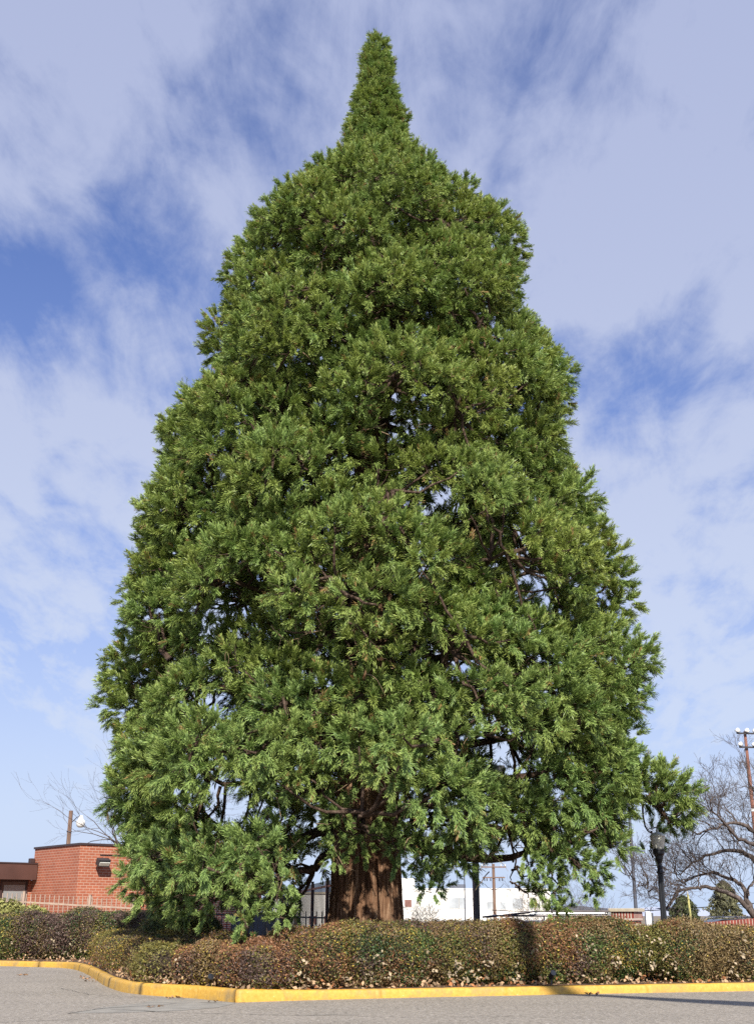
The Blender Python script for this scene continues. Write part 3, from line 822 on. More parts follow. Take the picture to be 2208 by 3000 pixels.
def boughs():
    V, Q = [], []
    LPt = np.array([tuple(p) for p, r in limb_pts])
    rg = random.Random(5); CP = np.array([c[0] for c in clumps]); ci = 0
    for (p, n, s, z, back, inner) in clumps:
        # attach to a limb point that is nearer the trunk
        d = LPt - p; dd = (d**2).sum(1)
        rc = np.hypot(LPt[:, 0]-axis_x(z), LPt[:, 1]-TY); rp = math.hypot(p[0]-axis_x(z), p[1]-TY)
        dd = dd + np.where(rc > rp, 9, 0)
        j = int(dd.argmin()); a = Vector(LPt[j]); b = Vector(p); ci += 1
        if ci > NREG and (a-b).length > .9:               # hanging sprays grow from the bough above them
            e = CP[:ci-1] - p; ee = (e**2).sum(1) + np.where(e[:, 2] < .05, 50, 0); q_ = int(ee.argmin())
            if ee[q_] < 4: a = Vector(CP[q_])
        stub = (a-b).length > (3.6 if ci <= NREG else 1.6)
        if stub: a = b + Vector((-n[0]*.5, -n[1]*.5, .7))
        pts = []
        for i in range(6):
            t = i/5; q = a.lerp(b, t); q.z -= .12*(a-b).length*math.sin(t*math.pi)
            pts.append(q + Vector((rg.gauss(0, .05), rg.gauss(0, .05), rg.gauss(0, .05))))
        tube_np(V, Q, pts, [(.055*s*(1-.6*i/5)+.006) if not stub else .012 for i in range(6)], 5)
        for _ in range(0 if z > 29.3 else 4 if not back else 3):
            u = Vector((rg.gauss(0, 1), rg.gauss(0, 1), rg.gauss(0, .8))).normalized()*.75 + Vector(n)*.5
            c = b.lerp(a, rg.uniform(0, .45)); e = c + u*s*rg.uniform(.5, 1.0); mid = c.lerp(e, .5) + Vector((0, 0, rg.uniform(-.1, .12)))*s
            tube_np(V, Q, [c, mid, e], [.014, .010, .004], 4)
    arrays('twigs', V, Q, M['limb'], seq, origin=so_, smooth=True)['kind'] = 'stuff'
    # pale dead twigs showing in the openings
    V, Q = [], []
    for h, d, gr, thru in [g for g in GP if g[3] < 2]:
        for _ in range(3):
            c = Vector(h) + Vector(d)*rg.uniform(.8, 2.8) + Vector((rg.gauss(0, gr*.8), 0, rg.gauss(0, gr*.5)))
            if math.hypot(c.x-axis_x(c.z), c.y-TY) > .72*float(hull(math.atan2(c.y-TY, c.x-axis_x(c.z)), c.z)): continue
            pts = [c]; dr = Vector((rg.gauss(0, 1), rg.gauss(-.2, .5), rg.gauss(-.3, .6))).normalized()
            for i in range(5):
                dr = (dr + Vector((rg.gauss(0, .25), rg.gauss(0, .25), rg.gauss(-.08, .25)))).normalized(); pts.append(pts[-1]+dr*rg.uniform(.12, .24))
            tube_np(V, Q, pts, [.016, .014, .011, .009, .006, .003], 4)
            if rg.random() < .6:
                e = pts[2]; q = [e]
                for i in range(3):
                    dr = (dr + Vector((rg.gauss(0, .5), rg.gauss(0, .3), rg.gauss(-.2, .4)))).normalized(); q.append(q[-1]+dr*.15)
                tube_np(V, Q, q, [.01, .008, .006, .003], 4)
    arrays('dead_twigs', V, Q, M['tanbark'], seq, origin=so_, smooth=True)['kind'] = 'stuff'
boughs()

# ------------------------------------------------------------- hedges
_kd = RNG.normal(0, 1, (14, 3)); _ph = RNG.uniform(0, 6.28, 14)
def pnoise(P, f):
    v = np.zeros(len(P))
    for i in range(14): v += np.sin((P @ _kd[i])*f + _ph[i])
    return v/math.sqrt(14)
PAL = {'bronze': (.17, .085, .042), 'brown': (.15, .108, .05), 'olive': (.13, .12, .034), 'green': (.065, .095, .026), 'yellow': (.32, .245, .05), 'purple': (.088, .058, .048), 'dgreen': (.03, .055, .018)}
PAL = {k: np.array(v) for k, v in PAL.items()}
def leaves(P, Nn, size, rg, flat=.6, aspect=.42):
    """diamond leaves at P looking roughly along Nn"""
    n = len(P)
    d = rg.normal(0, 1, (n, 3)); nrm = Nn*flat*1.6 + rg.normal(0, .8, (n, 3)); nrm /= np.linalg.norm(nrm, axis=1)[:, None]
    d -= nrm*(d*nrm).sum(1)[:, None]; d /= np.linalg.norm(d, axis=1)[:, None]
    w = np.cross(nrm, d); L_ = size*rg.uniform(.7, 1.35, n)
    a = P - d*(L_*.5)[:, None]; b = P + d*(L_*.5)[:, None]; fold = nrm*(L_*.12)[:, None]
    c = P + w*(L_*aspect*.5)[:, None] + fold; e = P - w*(L_*aspect*.5)[:, None] + fold
    V = np.stack([a, c, b, e], 1).reshape(-1, 3)
    return V, np.arange(4*n).reshape(-1, 4)
def hedge(name, label, lumps, nleaf, mixf, seed, size=.048, loc=None, group=None, power=3.0, cat='hedge'):
    rg = np.random.default_rng(seed)
    Lm = np.array(lumps, dtype=float)              # cx,cy,cz,a,b,c
    area = Lm[:, 3]*Lm[:, 5] + Lm[:, 4]*Lm[:, 5] + Lm[:, 3]*Lm[:, 4]; pr = area/area.sum()
    n = int(nleaf*2.3); idx = rg.choice(len(Lm), n, p=pr)
    d = rg.normal(0, 1, (n, 3)); d /= np.linalg.norm(d, axis=1)[:, None]
    ab = Lm[idx, 3:6]; f = ((np.abs(d/ab))**power).sum(1)**(-1/power)
    depth = 1 - np.abs(rg.normal(0, .12, n)); depth = np.where(rg.random(n) < .10, rg.uniform(1, 1.09, n), depth)
    # lumpy skin
    c0 = Lm[idx, :3]; P = c0 + d*f[:, None]
    und = 1 + .11*pnoise(P, 1.7) + .045*pnoise(P, 6.0)
    P = c0 + d*(f*depth*und)[:, None]
    keep = np.ones(n, bool)
    for j in range(len(Lm)):
        q = np.abs((P - Lm[j, :3])/Lm[j, 3:6]); v = (q**power).sum(1)**(1/power)
        keep &= ~((v < .80) & (idx != j))
    keep &= P[:, 2] > .13
    P, d, idx, dp = P[keep], d[keep], idx[keep], depth[keep]
    base = np.array([0, 0, 0.0]) if loc is None else np.array(loc)
    root = thing(name, tuple(base), label, cat, group)
    V, Q = leaves(P, d, size, rg)
    col = mixf(P, rg)
    arrays('foliage', V, Q, M['hedge'], root, col=np.repeat(col, 4, axis=0), origin=base)
    # woody stems inside and the shaded thicket of twigs
    V, Q = [], []
    rr = random.Random(seed)
    for (cx, cy, cz, a, b, c) in lumps:
        for _ in range(26):
            x0, y0 = cx+rr.uniform(-.5, .5)*a, cy+rr.uniform(-.5, .5)*b
            e = Vector((cx+rr.uniform(-.98, .98)*a, cy+rr.uniform(-1.06, .95)*b, cz+rr.uniform(-.2, 1.06)*c)); s0 = Vector((x0, y0, .1))
            mid = s0.lerp(e, .5) + Vector((rr.gauss(0, .08), rr.gauss(0, .08), rr.gauss(0, .06)))
            tube_np(V, Q, [s0, mid, e], [.011, .008, .003], 4)
    arrays('stems', V, Q, M['tanbark'], root, origin=base)
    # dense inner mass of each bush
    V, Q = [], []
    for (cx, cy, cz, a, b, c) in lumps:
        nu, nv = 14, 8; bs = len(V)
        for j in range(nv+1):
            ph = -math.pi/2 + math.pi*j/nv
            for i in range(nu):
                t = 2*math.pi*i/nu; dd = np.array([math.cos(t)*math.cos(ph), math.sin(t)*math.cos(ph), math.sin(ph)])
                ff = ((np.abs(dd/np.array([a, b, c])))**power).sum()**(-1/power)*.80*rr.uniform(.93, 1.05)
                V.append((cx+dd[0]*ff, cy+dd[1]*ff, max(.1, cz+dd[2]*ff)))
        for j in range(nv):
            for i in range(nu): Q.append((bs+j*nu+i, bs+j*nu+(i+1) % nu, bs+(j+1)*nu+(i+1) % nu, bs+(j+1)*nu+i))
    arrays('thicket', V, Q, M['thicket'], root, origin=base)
    return root
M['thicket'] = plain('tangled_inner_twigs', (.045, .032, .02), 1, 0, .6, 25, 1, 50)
def mixer(wts, top=None):
    """wts: list of (palette name, bias); patches pick the winner, each leaf strays"""
    names = [w[0] for w in wts]; bias = np.array([w[1] for w in wts])
    def f(P, rg):
        sc = np.stack([pnoise(P + 37.0*i, 1.15)*.75 + pnoise(P+11.0*i, 3.4)*.55 + bias[i] for i in range(len(names))], 1)
        sc += rg.gumbel(0, .42, sc.shape)
        if top is not None:
            for nm, z0, am in top:
                sc[:, names.index(nm)] += am*np.clip((P[:, 2]-z0)/.35, 0, 1)
        k = sc.argmax(1); C = np.array([PAL[n_] for n_ in names])[k]
        return C*1.4*rg.uniform(.4, 1.75, len(P))[:, None]
    return f
def kerb_pt(px):
    """kerb line point under a photo column"""
    best = min(range(len(KL)), key=lambda i: abs(proj(np.array([KL[i].x, KL[i].y, 0.0]))[0]-px))
    return KL[best], KN[best]
def z_at(py, Y):
    a, b = ray(1104, py); return EYE + b*Y
def row(cols, off, wid, hs, n, top_py, jit=.15, seed=0, base=.1):
    """bushes between photo columns, set back `off` from the kerb; top_py: interpolated heights"""
    rr = random.Random(seed); out = []
    for i in range(n):
        px = cols[0] + (cols[1]-cols[0])*(i+.5)/n + rr.uniform(-16, 16)
        p, nn = kerb_pt(px) if not isinstance(off, tuple) else (None, None)
        if p is None: Yc = off[0] + rr.uniform(-.1, .1); x = xat(px, Yc, 1.0)
        else:
            c_ = p + nn*(off + .08 + rr.uniform(-.16, .22)); x, Yc = c_.x, c_.y
        zt = z_at(float(np.interp(px, [t[0] for t in top_py], [t[1] for t in top_py])), Yc - wid*.3) + rr.uniform(-.5, .5)*jit
        w_m = (cols[1]-cols[0])/n/F*Yc*1.05
        out.append((x, Yc, (zt+base)/2, w_m*rr.uniform(.85, 1.2), wid*rr.uniform(.86, 1.08), (zt-base)/2))
    return out
right_top = [(820, 2730), (880, 2712), (1000, 2706), (1180, 2704), (1250, 2712), (1330, 2700), (1480, 2703), (1640, 2705), (1800, 2700), (1900, 2690), (2060, 2697), (2140, 2712), (2260, 2722)]
mixR = mixer([('olive', .25), ('yellow', -.5), ('green', -.25), ('brown', .35), ('bronze', .1), ('dgreen', -.25), ('purple', -.3)], [('bronze', .95, .6), ('brown', .9, .5), ('purple', 1.1, .8)])
hedge('hedge', 'long waist-high hedge of olive and bronze leaves in front of the sequoia trunk', row((850, 1500), 1.15, .82, None, 11, right_top, seed=2), 105000, mixR, 31, group='clipped hedge along the yellow kerb')
hedge('hedge', 'yellow-green and brown hedge below the brick pillar and the black lamp post', row((1500, 2290), 1.2, .85, None, 13, right_top, seed=3), 125000, mixer([('olive', .35), ('yellow', -.15), ('green', 0), ('brown', .25), ('bronze', -.1), ('dgreen', -.2), ('purple', -.35)], [('bronze', 1.0, .6), ('brown', .95, .5), ('purple', 1.15, .7)]), 37, group='clipped hedge along the yellow kerb')
mid_top = [(320, 2800), (400, 2768), (480, 2758), (560, 2760), (640, 2770), (760, 2766), (840, 2748), (900, 2738)]
hedge('low_shrub', 'low reddish brown shrubs beside the bend of the yellow kerb', row((345, 620), .95, .72, None, 8, mid_top, seed=4), 52000, mixer([('bronze', .35), ('brown', .35), ('olive', .0), ('yellow', -.45), ('green', -.6), ('purple', -.2)]), 41, group='low bronze shrubs', cat='shrub')
hedge('low_shrub', 'low rust coloured shrubs left of the tall hedge, under the hanging sequoia boughs', row((600, 900), 1.2, .8, None, 6, mid_top, seed=5), 46000, mixer([('bronze', .55), ('brown', .3), ('olive', -.1), ('yellow', -.5), ('green', -.3), ('purple', -.3)]), 43, group='low bronze shrubs', cat='shrub')
left_top = [(-100, 2690), (0, 2693), (120, 2684), (260, 2678), (420, 2684), (520, 2680), (590, 2690), (650, 2720)]
hedge('hedge', 'tall olive and dark purple hedge before the tan fence and the brick building', row((-60, 470), (43.2,), 1.3, None, 8, left_top, seed=6), 120000, mixer([('olive', .3), ('green', .1), ('brown', .25), ('purple', -.1), ('yellow', -.55), ('dgreen', .1)], [('purple', 1.2, .9), ('brown', 1.2, .4)]), 47, size=.062, group='clipped hedge along the yellow kerb')
hedge('hedge', 'rounded dark green hedge end left of the shaded brick wall', row((455, 620), (37,), 1.2, None, 3, [(400, 2690), (520, 2683), (580, 2690), (640, 2725)], seed=7), 50000, mixer([('green', .35), ('olive', .25), ('dgreen', .3), ('brown', -.1), ('yellow', -.8)]), 53, size=.056)
def bend_bushes():
    out = []
    for px, off, top, rr_ in [(236, 1.5, 2722, 1.15), (243, 1.35, 2730, 1.05), (251, 1.25, 2735, 1.0), (258, 1.2, 2738, 1.0), (265, 1.2, 2740, 1.0), (273, 1.2, 2742, 1.0), (284, 1.2, 2745, 1.0), (296, 1.2, 2748, .95), (325, 1.15, 2752, 1.0), (352, 1.1, 2758, .9), (385, 1.05, 2764, .85),
                              (262, 2.6, 2722, 1.1), (300, 2.6, 2728, 1.1), (345, 2.5, 2740, 1.1)]:
        p, nn = kerb_pt(px); c_ = p + nn*off; zt = z_at(top, c_.y-.4)
        out.append((c_.x, c_.y, (zt+.12)/2, rr_, rr_, (zt-.12)/2))
    return out
hedge('low_shrub', 'olive and bronze shrub mass filling the bend of the yellow kerb', bend_bushes(), 80000, mixer([('olive', .35), ('brown', .35), ('bronze', .2), ('green', 0), ('yellow', -.35), ('purple', 0)]), 61, size=.05, group='low bronze shrubs', cat='shrub', power=2.4)
# pale leafed shrub by the tan fence
hedge('leafy_shrub', 'pale yellow-green leafy shrub poking above the hedge beside the tan fence', [(xat(20, 44.8, 1.6), 44.8, 1.35, .9, .4, .72), (xat(95, 44.8, 1.6), 44.8, 1.25, .8, .4, .70), (xat(-60, 44.8, 1.6), 44.8, 1.35, .9, .4, .7)],
      5000, lambda P, rg: np.array([.30, .30, .10])*rg.uniform(.6, 1.5, len(P))[:, None], 59, size=.12, power=2, cat='shrub')
# fallen leaves
def litter():
    rg = np.random.default_rng(77); P = []
    for i, (p, n) in enumerate(zip(KL, KN)):
        if i == len(KL)-1: continue
        seg = (KL[i+1]-p).length; px = float(proj(np.array([p.x, p.y, 0.0]))[0])
        dens = 70 if px > 690 else (75 if 300 < px < 480 else 40)
        for _ in range(int(seg*dens)):
            q = p.lerp(KL[i+1], rg.random()); o = .30 + abs(rg.normal(0, .38)); kh = kerb_h(q)
            P.append((q.x+n.x*o, q.y+n.y*o, kh*.93 + abs(rg.normal(0, .04))*(1+1.2*(o > .35))))
    P = np.array(P)
    V, Q = leaves(P, np.tile(np.array([[0, -.5, .8]]), (len(P), 1)), .095, rg, .6, .62)
    c = np.array([.40, .27, .16])*rg.uniform(.45, 1.6, len(P))[:, None]; c[rg.random(len(P)) < .2] *= np.array([.8, .5, .35])
    tag(arrays('leaf_litter', V, Q, M['dead'], col=np.clip(np.repeat(c, 4, axis=0), 0, .85)), 'dry tan leaves drifted behind the kerb', 'leaves', None, 'stuff')
    # leaves caught in the hedge faces
    P = []
    for _ in range(80):
        px = rg.uniform(880, 2300) if rg.random() < .88 else rg.uniform(330, 880); p, n = kerb_pt(px)
        h = abs(rg.normal(0, .3)) if px < 1550 else rg.uniform(0, 1.0)
        P.append((p.x, p.y + .40 + .05*h + rg.uniform(-.04, .06), .26 + min(1.1, h)))
    for _ in range(7):
        px = rg.uniform(0, 260); P.append((xat(px, 41.9, .8), 41.9, rg.uniform(.2, 1.1)))
    P = np.array(P)
    cl = P.repeat(4, axis=0) + rg.normal(0, .055, (len(P)*4, 3))
    V, Q = leaves(cl, np.tile(np.array([[0.1, -1, .4]]), (len(cl), 1)), .085, rg, .8, .6)
    c = np.array([.42, .34, .23])*rg.uniform(.5, 1.35, len(P)).repeat(4)[:, None]
    tag(arrays('caught_leaves', V, Q, M['dead'], col=np.clip(np.repeat(c, 4, axis=0), 0, .85)), 'pale dry leaves caught in the hedge', 'leaves', None, 'stuff')
    # a few leaves and grit on the road
    P = []
    for px, py in [(235, 2856+8), (250, 2862+6), (268, 2876), (60, 2858), (66, 2858), (72, 2857), (255, 2869), (520, 2926), (505, 2925), (640, 2936), (1720, 2914), (1745, 2913), (462, 2951)]:
        g = gnd(px, py)
        for _ in range(5): P.append((g.x+rg.normal(0, .09), g.y+rg.normal(0, .12), .02))
    P = np.array(P); V, Q = leaves(P, np.tile(np.array([[0, 0, 1.0]]), (len(P), 1)), .09, rg, 1.2, .6)
    c = np.array([.34, .2, .11])*rg.uniform(.6, 1.4, len(P))[:, None]
    tag(arrays('road_leaves', V, Q, M['dead'], col=np.repeat(c, 4, axis=0)), 'brown leaves blown onto the asphalt', 'leaves', None, 'stuff')
litter()
# small ground spotlight at the kerb
def spot(px, py_top, lab):
    p, n = kerb_pt(px); Y = p.y+.34; t = thing('garden_spotlight', (xat(px, Y, .3), Y, .12), lab, 'light')
    MB().tube([(0, 0, 0), (.02, 0, .14), (.03, -.02, .22)], .018, 8).build('stake', M['blackmetal'], t)
    MB().tube([(.0, .05, .2), (.05, -.10, .30)], [.05, .065], 12).build('housing', M['blackmetal'], t)
    MB().tube([(.051, -.101, .3005), (.053, -.108, .304)], [.055, .055], 12).build('lens', M['glass'], t)
spot(612, 2850, 'small black garden spotlight in the mulch below the rust coloured shrubs')
spot(1612, 2870, 'small black garden spotlight at the hedge foot below the work truck')

# ------------------------------------------------------------- brick building at the left
def building():
    zt, zw = 4.55, 3.78
    c = Vector((-12.8, 52.0)); dl = Vector((-2.9, 3.5)).normalized(); dr = Vector((-dl.y*-1, dl.x*-1)); dr = Vector((.77, .64))
    dl = Vector((-.64, .77))
    t = thing('brick_building', (c.x, c.y, 0), 'orange red brick building with dark coping, brown edged lower wing and floodlight', 'building')
    def P(a, b): v = c + dl*a + dr*b; return (v.x-c.x, v.y-c.y)
    LL = 4.6
    o = MB().prism([P(0, 0), P(0, 9.5), P(LL+3, 9.5), P(LL, 0)], 0, zt-.09).build('wall', M['brick'], t); wall_uv(o)
    MB().prism([P(-.05, -.05), P(-.05, 9.55), P(LL+3, 9.55), P(LL+.05, -.05)], zt-.087, zt).build('coping', M['coping'], t)
    # lower wing running left and nearer the road, its wall parallel to the right face
    a0 = LL-.02
    o = MB().prism([P(a0, -8), P(a0, -.003), P(a0+4, -.003), P(a0+4, -8)], 0, 3.1).build('wing_wall', M['brick'], t); wall_uv(o)
    MB().prism([P(a0-.55, -8), P(a0-.55, -.06), P(a0+4, -.06), P(a0+4, -8)], 3.103, zw).build('fascia', M['brown'], t)
    MB().prism([P(a0-.58, -8), P(a0-.58, -.055), P(a0+4, -.055), P(a0+4, -8)], zw+.003, zw+.06).build('roof_edge', M['coping'], t)
    # window next to the corner
    rz = math.atan2(dr.y, dr.x)
    def at_(a, b, z): v = P(a, b); return Vector((v[0], v[1], z))
    w = MB(); cx = -.86
    for (b, z, sx, sz) in [(cx, 3.05, 1.28, .08), (cx, 1.0, 1.28, .08), (cx-.6, 2.02, .08, 2.0), (cx+.6, 2.02, .08, 2.0), (cx, 1.85, 1.12, .06)]:
        w.box(at_(a0-.03, b, z), (sx, .07, sz), rz)
    wo = w.build('window', M['coping'], t)
    MB().box(at_(a0-.012, cx, 2.02), (1.14, .02, 2.0), rz).build('pane', M['glass'], wo)
    bl = MB()
    for i in range(15): bl.box(at_(a0-.03, cx+.03, 2.86-i*.045), (1.0, .012, .04), rz, rx=.25)
    bl.build('blind', M['blind'], wo)
    # floodlight on the right face
    fl = MB(); q = at_(0, .95, 3.78)
    n = Vector((dl.x*-1, dl.y*-1, 0))
    fl.box(q + n*.08, (.2, .16, .2), rz, .02); fl.tube([q+n*.1+Vector((0, 0, .12)), q+n*.25+Vector((0, 0, .16)), q+n*.35], .025, 8)
    fo = fl.build('floodlight', M['darkmetal'], t)
    MB().box(q + n*.36 + Vector((0, 0, -.02)), (.56, .3, .3), rz, .03, rx=.35).build('lamp_head', M['darkmetal'], fo)
    MB().box(q + n*.49 + Vector((0, 0, -.12)), (.48, .03, .2), rz, .005, rx=.7).build('lens', M['lampglass'], fo)
    MB().tube([q+n*.03+Vector((0, 0, .3)), q+n*.03+Vector((1.2*dr.x, 1.2*dr.y, .3))], .02, 6).build('conduit', M['darkmetal'], t)
    # security camera and white conduit at the left corner
    q2 = at_(LL+.0, -.06, 3.95)
    MB().box(q2 + Vector((-.02, -.12, 0)), (.22, .24, .2), rz, .02).build('security_camera', M['coping'], t)
    MB().tube([q2+Vector((.02, -.03, .1)), q2+Vector((.02, -.03, -.6))], .03, 8).build('pipe', M['white'], t)
building()
def low_wall():
    # shaded brick wall behind the tree, with pale downpipes
    a = at(470, 2700, 54); b = at(735, 2700, 50)
    t = thing('brick_wall', (a.x, a.y, 0), 'shaded dark red brick wall seen under the sequoia left of its trunk', 'wall')
    d = Vector((b.x-a.x, b.y-a.y)); L_ = d.length; rz = math.atan2(d.y, d.x); t.rotation_euler.z = rz
    o = MB().box((L_/2, .15, 1.15), (L_, .3, 2.3)).build('wall', M['brick2'], t); wall_uv(o)
    MB().box((L_/2, .15, 2.34), (L_+.1, .38, .08), 0, .01).build('coping', M['coping'], t)
    MB().tube([(L_-.3, -.06, 0), (L_-.3, -.06, 2.3)], .04, 8).build('downpipe', M['white'], t)
    MB().tube([(L_-.12, -.06, 0), (L_-.12, -.06, 2.3)], .04, 8).build('downpipe', M['white'], t)
low_wall()
def box_cab():
    p = at(745, 2700, 47)
    t = thing('equipment_cabinet', (p.x, p.y, 0), 'dark grey metal cabinet in the shade behind the low picket fence', 'cabinet')
    MB().box((0, 0, .85), (1.7, .8, 1.7), 0, .03).build('housing', M['darkmetal'], t)
    MB().box((-.43, -.415, .85), (.8, .03, 1.5), 0, .008).build('door', M['steel'], t)
    MB().box((.43, -.415, .85), (.8, .03, 1.5), 0, .008).build('door', M['steel'], t)
box_cab()

# ------------------------------------------------------------- fences
def picket_fence(name, label, pts, mat, gap=.24, post=2.4, pw=.022, postw=.06, rails=(.85,), spike=.0, group=None):
    """pts: (x, y, base z, top z)"""
    t = thing(name, (pts[0][0], pts[0][1], pts[0][2]), label, 'fence', group)
    o = Vector(pts[0][:3]); pk = MB(); rl = MB(); s = 0
    for A, B in zip(pts, pts[1:]):
        a = Vector(A[:2]); b = Vector(B[:2]); L_ = (b-a).length; rz = math.atan2((b-a).y, (b-a).x)
        n = max(2, round(L_/gap))
        for i in range(n):
            u = (i+.5)/n; p = a.lerp(b, u); zb = A[2]+(B[2]-A[2])*u; zt = A[3]+(B[3]-A[3])*u
            pk.box(Vector((p.x, p.y, (zb+zt)/2)) - o, (pw, pw, zt-zb), rz)
        for r in rails:
            za = A[2]+(A[3]-A[2])*r; zb = B[2]+(B[3]-B[2])*r
            P0 = Vector((a.x, a.y, za))-o; P1 = Vector((b.x, b.y, zb))-o; mid = (P0+P1)/2
            pitch = math.atan2(zb-za, L_)
            ret = bmesh.ops.create_cube(rl.bm, size=1); vs = ret['verts']; bmesh.ops.scale(rl.bm, vec=(math.hypot(L_, zb-za), pw*1.7, pw*2.2), verts=vs)
            bmesh.ops.transform(rl.bm, matrix=Matrix.Translation(mid) @ Matrix.Rotation(rz, 4, 'Z') @ Matrix.Rotation(-pitch, 4, 'Y'), verts=vs)
        m = max(1, round(L_/post))
        for i in range(m + (1 if (A, B) == (pts[-2], pts[-1]) else 0)):
            u = i/m; p = a.lerp(b, u); zb = A[2]+(B[2]-A[2])*u; zt = A[3]+(B[3]-A[3])*u + .07
            po = MB(); po.box(Vector((p.x, p.y, (zb+zt)/2))-o, (postw, postw, zt-zb), rz, .006)
            po.box(Vector((p.x, p.y, zt+.012))-o, (postw*1.2, postw*1.2, .022), rz, .004)
            po.build('post', mat, t)
    pk.build('pickets', mat, t); rl.build('rail', mat, t)
    return t
def fp(px, py_top, Y, h):
    p = at(px, py_top, Y); return (p.x, p.y, p.z-h, p.z)
picket_fence('picket_fence', 'low tan metal picket fence in sun before the brick building', [fp(-120, 2612, 46.5, 1.5), fp(72, 2618, 46.0, 1.5), fp(265, 2629, 45.6, 1.5), fp(392, 2636, 45.2, 1.5)], M['tanmetal'], .19, 3.0, .028, .085, (.80, .15))
picket_fence('picket_fence', 'low picket fence beneath the sequoia, coloured black for its shade', [fp(400, 2650, 46, 1.5), fp(600, 2660, 45, 1.5), fp(780, 2666, 44, 1.5), fp(1000, 2672, 43, 1.5)], M['blackmetal'], .21, 2.5, .024, .06, (.86, .14))  # the tan fence carried on, its shade put in as black
picket_fence('tall_fence', 'tall black metal fence of close upright bars left of the sequoia trunk', [fp(790, 2622, 64, 2.9), fp(822, 2612, 60, 2.85), fp(960, 2580, 42.5, 2.6), fp(1030, 2566, 37.5, 2.5)], M['blackmetal'], .34, 4.2, .03, .10, (.93, .1))

# ------------------------------------------------------------- poles
def zground(x, y): return terrain(x, y)
def wood_pole_left():
    Y = 70; p = at(209, 2375, Y); zt = p.z; x = p.x
    t = thing('utility_pole', (x, Y, 0), 'stubby weathered wooden pole with a white yard light above the brick building', 'utility pole')
    MB().tube([(0, 0, 0), (0, 0, zt*.5), (0, 0, zt)], [.14, .125, .115], 12).build('pole', M['wood'], t)
    MB().tube([(.15, -.1, zt-.65), (.45, -.3, zt-.4), (.68, -.4, zt-.33)], .025, 6).build('arm', M['steel'], t)
    MB().lathe([(.06, .32), (.12, .25), (.14, .12), (.24, .02), (.27, -.1), (.22, -.3), (.12, -.36)], 14, c=(.72, -.4, zt-.62)).build('yard_light', M['white'], t, True)
    for z in (zt-1.2, zt-2.1, zt-2.6):
        w = MB(); w.tube([(math.cos(a)*.14, math.sin(a)*.14, z+.04*math.sin(a*2)) for a in np.linspace(0, 6.28, 14)], .02, 5)
        w.build('wire_loop', M['steel'], t)
wood_pole_left()
def shoebox():
    Y = 46; x = xat(1398, Y, .5); zg = zground(x, Y); zt = at(1396, 2252, Y).z
    t = thing('parking_light', (x, Y, zg), 'dark square parking lot light pole right of the sequoia trunk with box lamp', 'light pole')
    h = zt - zg
    MB().box((0, 0, h/2), (.2, .2, h), R(20), .012).box((0, 0, 2.05), (.212, .212, .02), R(20)).build('pole', M['darkmetal'], t)
    MB().tube([(.05, 0, h-.12), (.45, -.02, h-.1)], .05, 8).build('arm', M['darkmetal'], t)
    MB().box((.78, -.05, h-.05), (.78, .62, .3), R(12), .02).build('lamp_head', M['darkmetal'], t)
    MB().box((.78, -.05, h-.21), (.6, .48, .02), R(12)).build('lens', M['lampglass'], t)
shoebox()
def simple_pole(px, py0, Y, r, name, lab, mat, extra=0, cat='pole'):
    p = at(px, py0, Y); zg = zground(p.x, Y); h = p.z - zg + extra
    t = thing(name, (p.x, Y, zg), lab, cat)
    MB().tube([(0, 0, 0), (0, 0, h)], [r*1.15, r*.8], 12).build('shaft', mat, t)
    MB().lathe([(r*2.2, 0), (r*2.2, .04), (r*1.4, .1), (r*1.3, .16)], 12).build('base', mat, t)
    return t, h
t, h = simple_pole(1848, 2470, 60, .085, 'steel_pole', 'thin dark steel pole behind the brick pillar', M['steel'], 2.5)
MB().tube([(0, 0, h-.05), (0, 0, h+.02)], [.1, .05], 12).build('cap', M['steel'], t)
t, h = simple_pole(1359, 2543, 80, .045, 'steel_pole', 'very thin grey pole against the white building', M['steel'], 0)
MB().box((.1, 0, h), (.5, .16, .1), 0, .02).build('lamp_head', M['steel'], t)
def power_pole():
    Y = 130; p = at(1444, 2531, Y); zg = zground(p.x, Y); h = p.z-zg
    t = thing('utility_pole', (p.x, Y, zg), 'wooden utility pole with two crossarms before the white building', 'utility pole')
    MB().tube([(0, 0, 0), (0, 0, h)], [.2, .15], 12).build('pole', M['wood'], t)
    MB().box((0, -.18, h-.33), (2.7, .1, .13), 0, .01).build('crossarm', M['wood'], t)
    MB().box((0, -.18, h-1.4), (2.4, .1, .12), 0, .01).build('crossarm', M['wood'], t)
    for x in (-1.25, -.8, .8, 1.25): MB().lathe([(.03, 0), (.06, .05), (.04, .1), (.06, .14), (.02, .2)], 8, c=(x, -.18, h-.262)).build('insulator', M['white'], t)
    for x in (-1.0, -.75, -.35, .6, .9): MB().lathe([(.03, 0), (.06, -.08), (.05, -.2), (.07, -.25), (.02, -.3)], 8, c=(x, -.18, h-1.462)).build('insulator', M['darkmetal'], t)
    for s in (-1, 1): MB().tube([(s*1.0, -.2, h-2.05), (s*.7, -.2, h-2.4), (s*.2, -.15, h-2.6), (0, -.12, h-2.65)], .025, 6).build('cable_loop', M['rubber'], t)
power_pole()
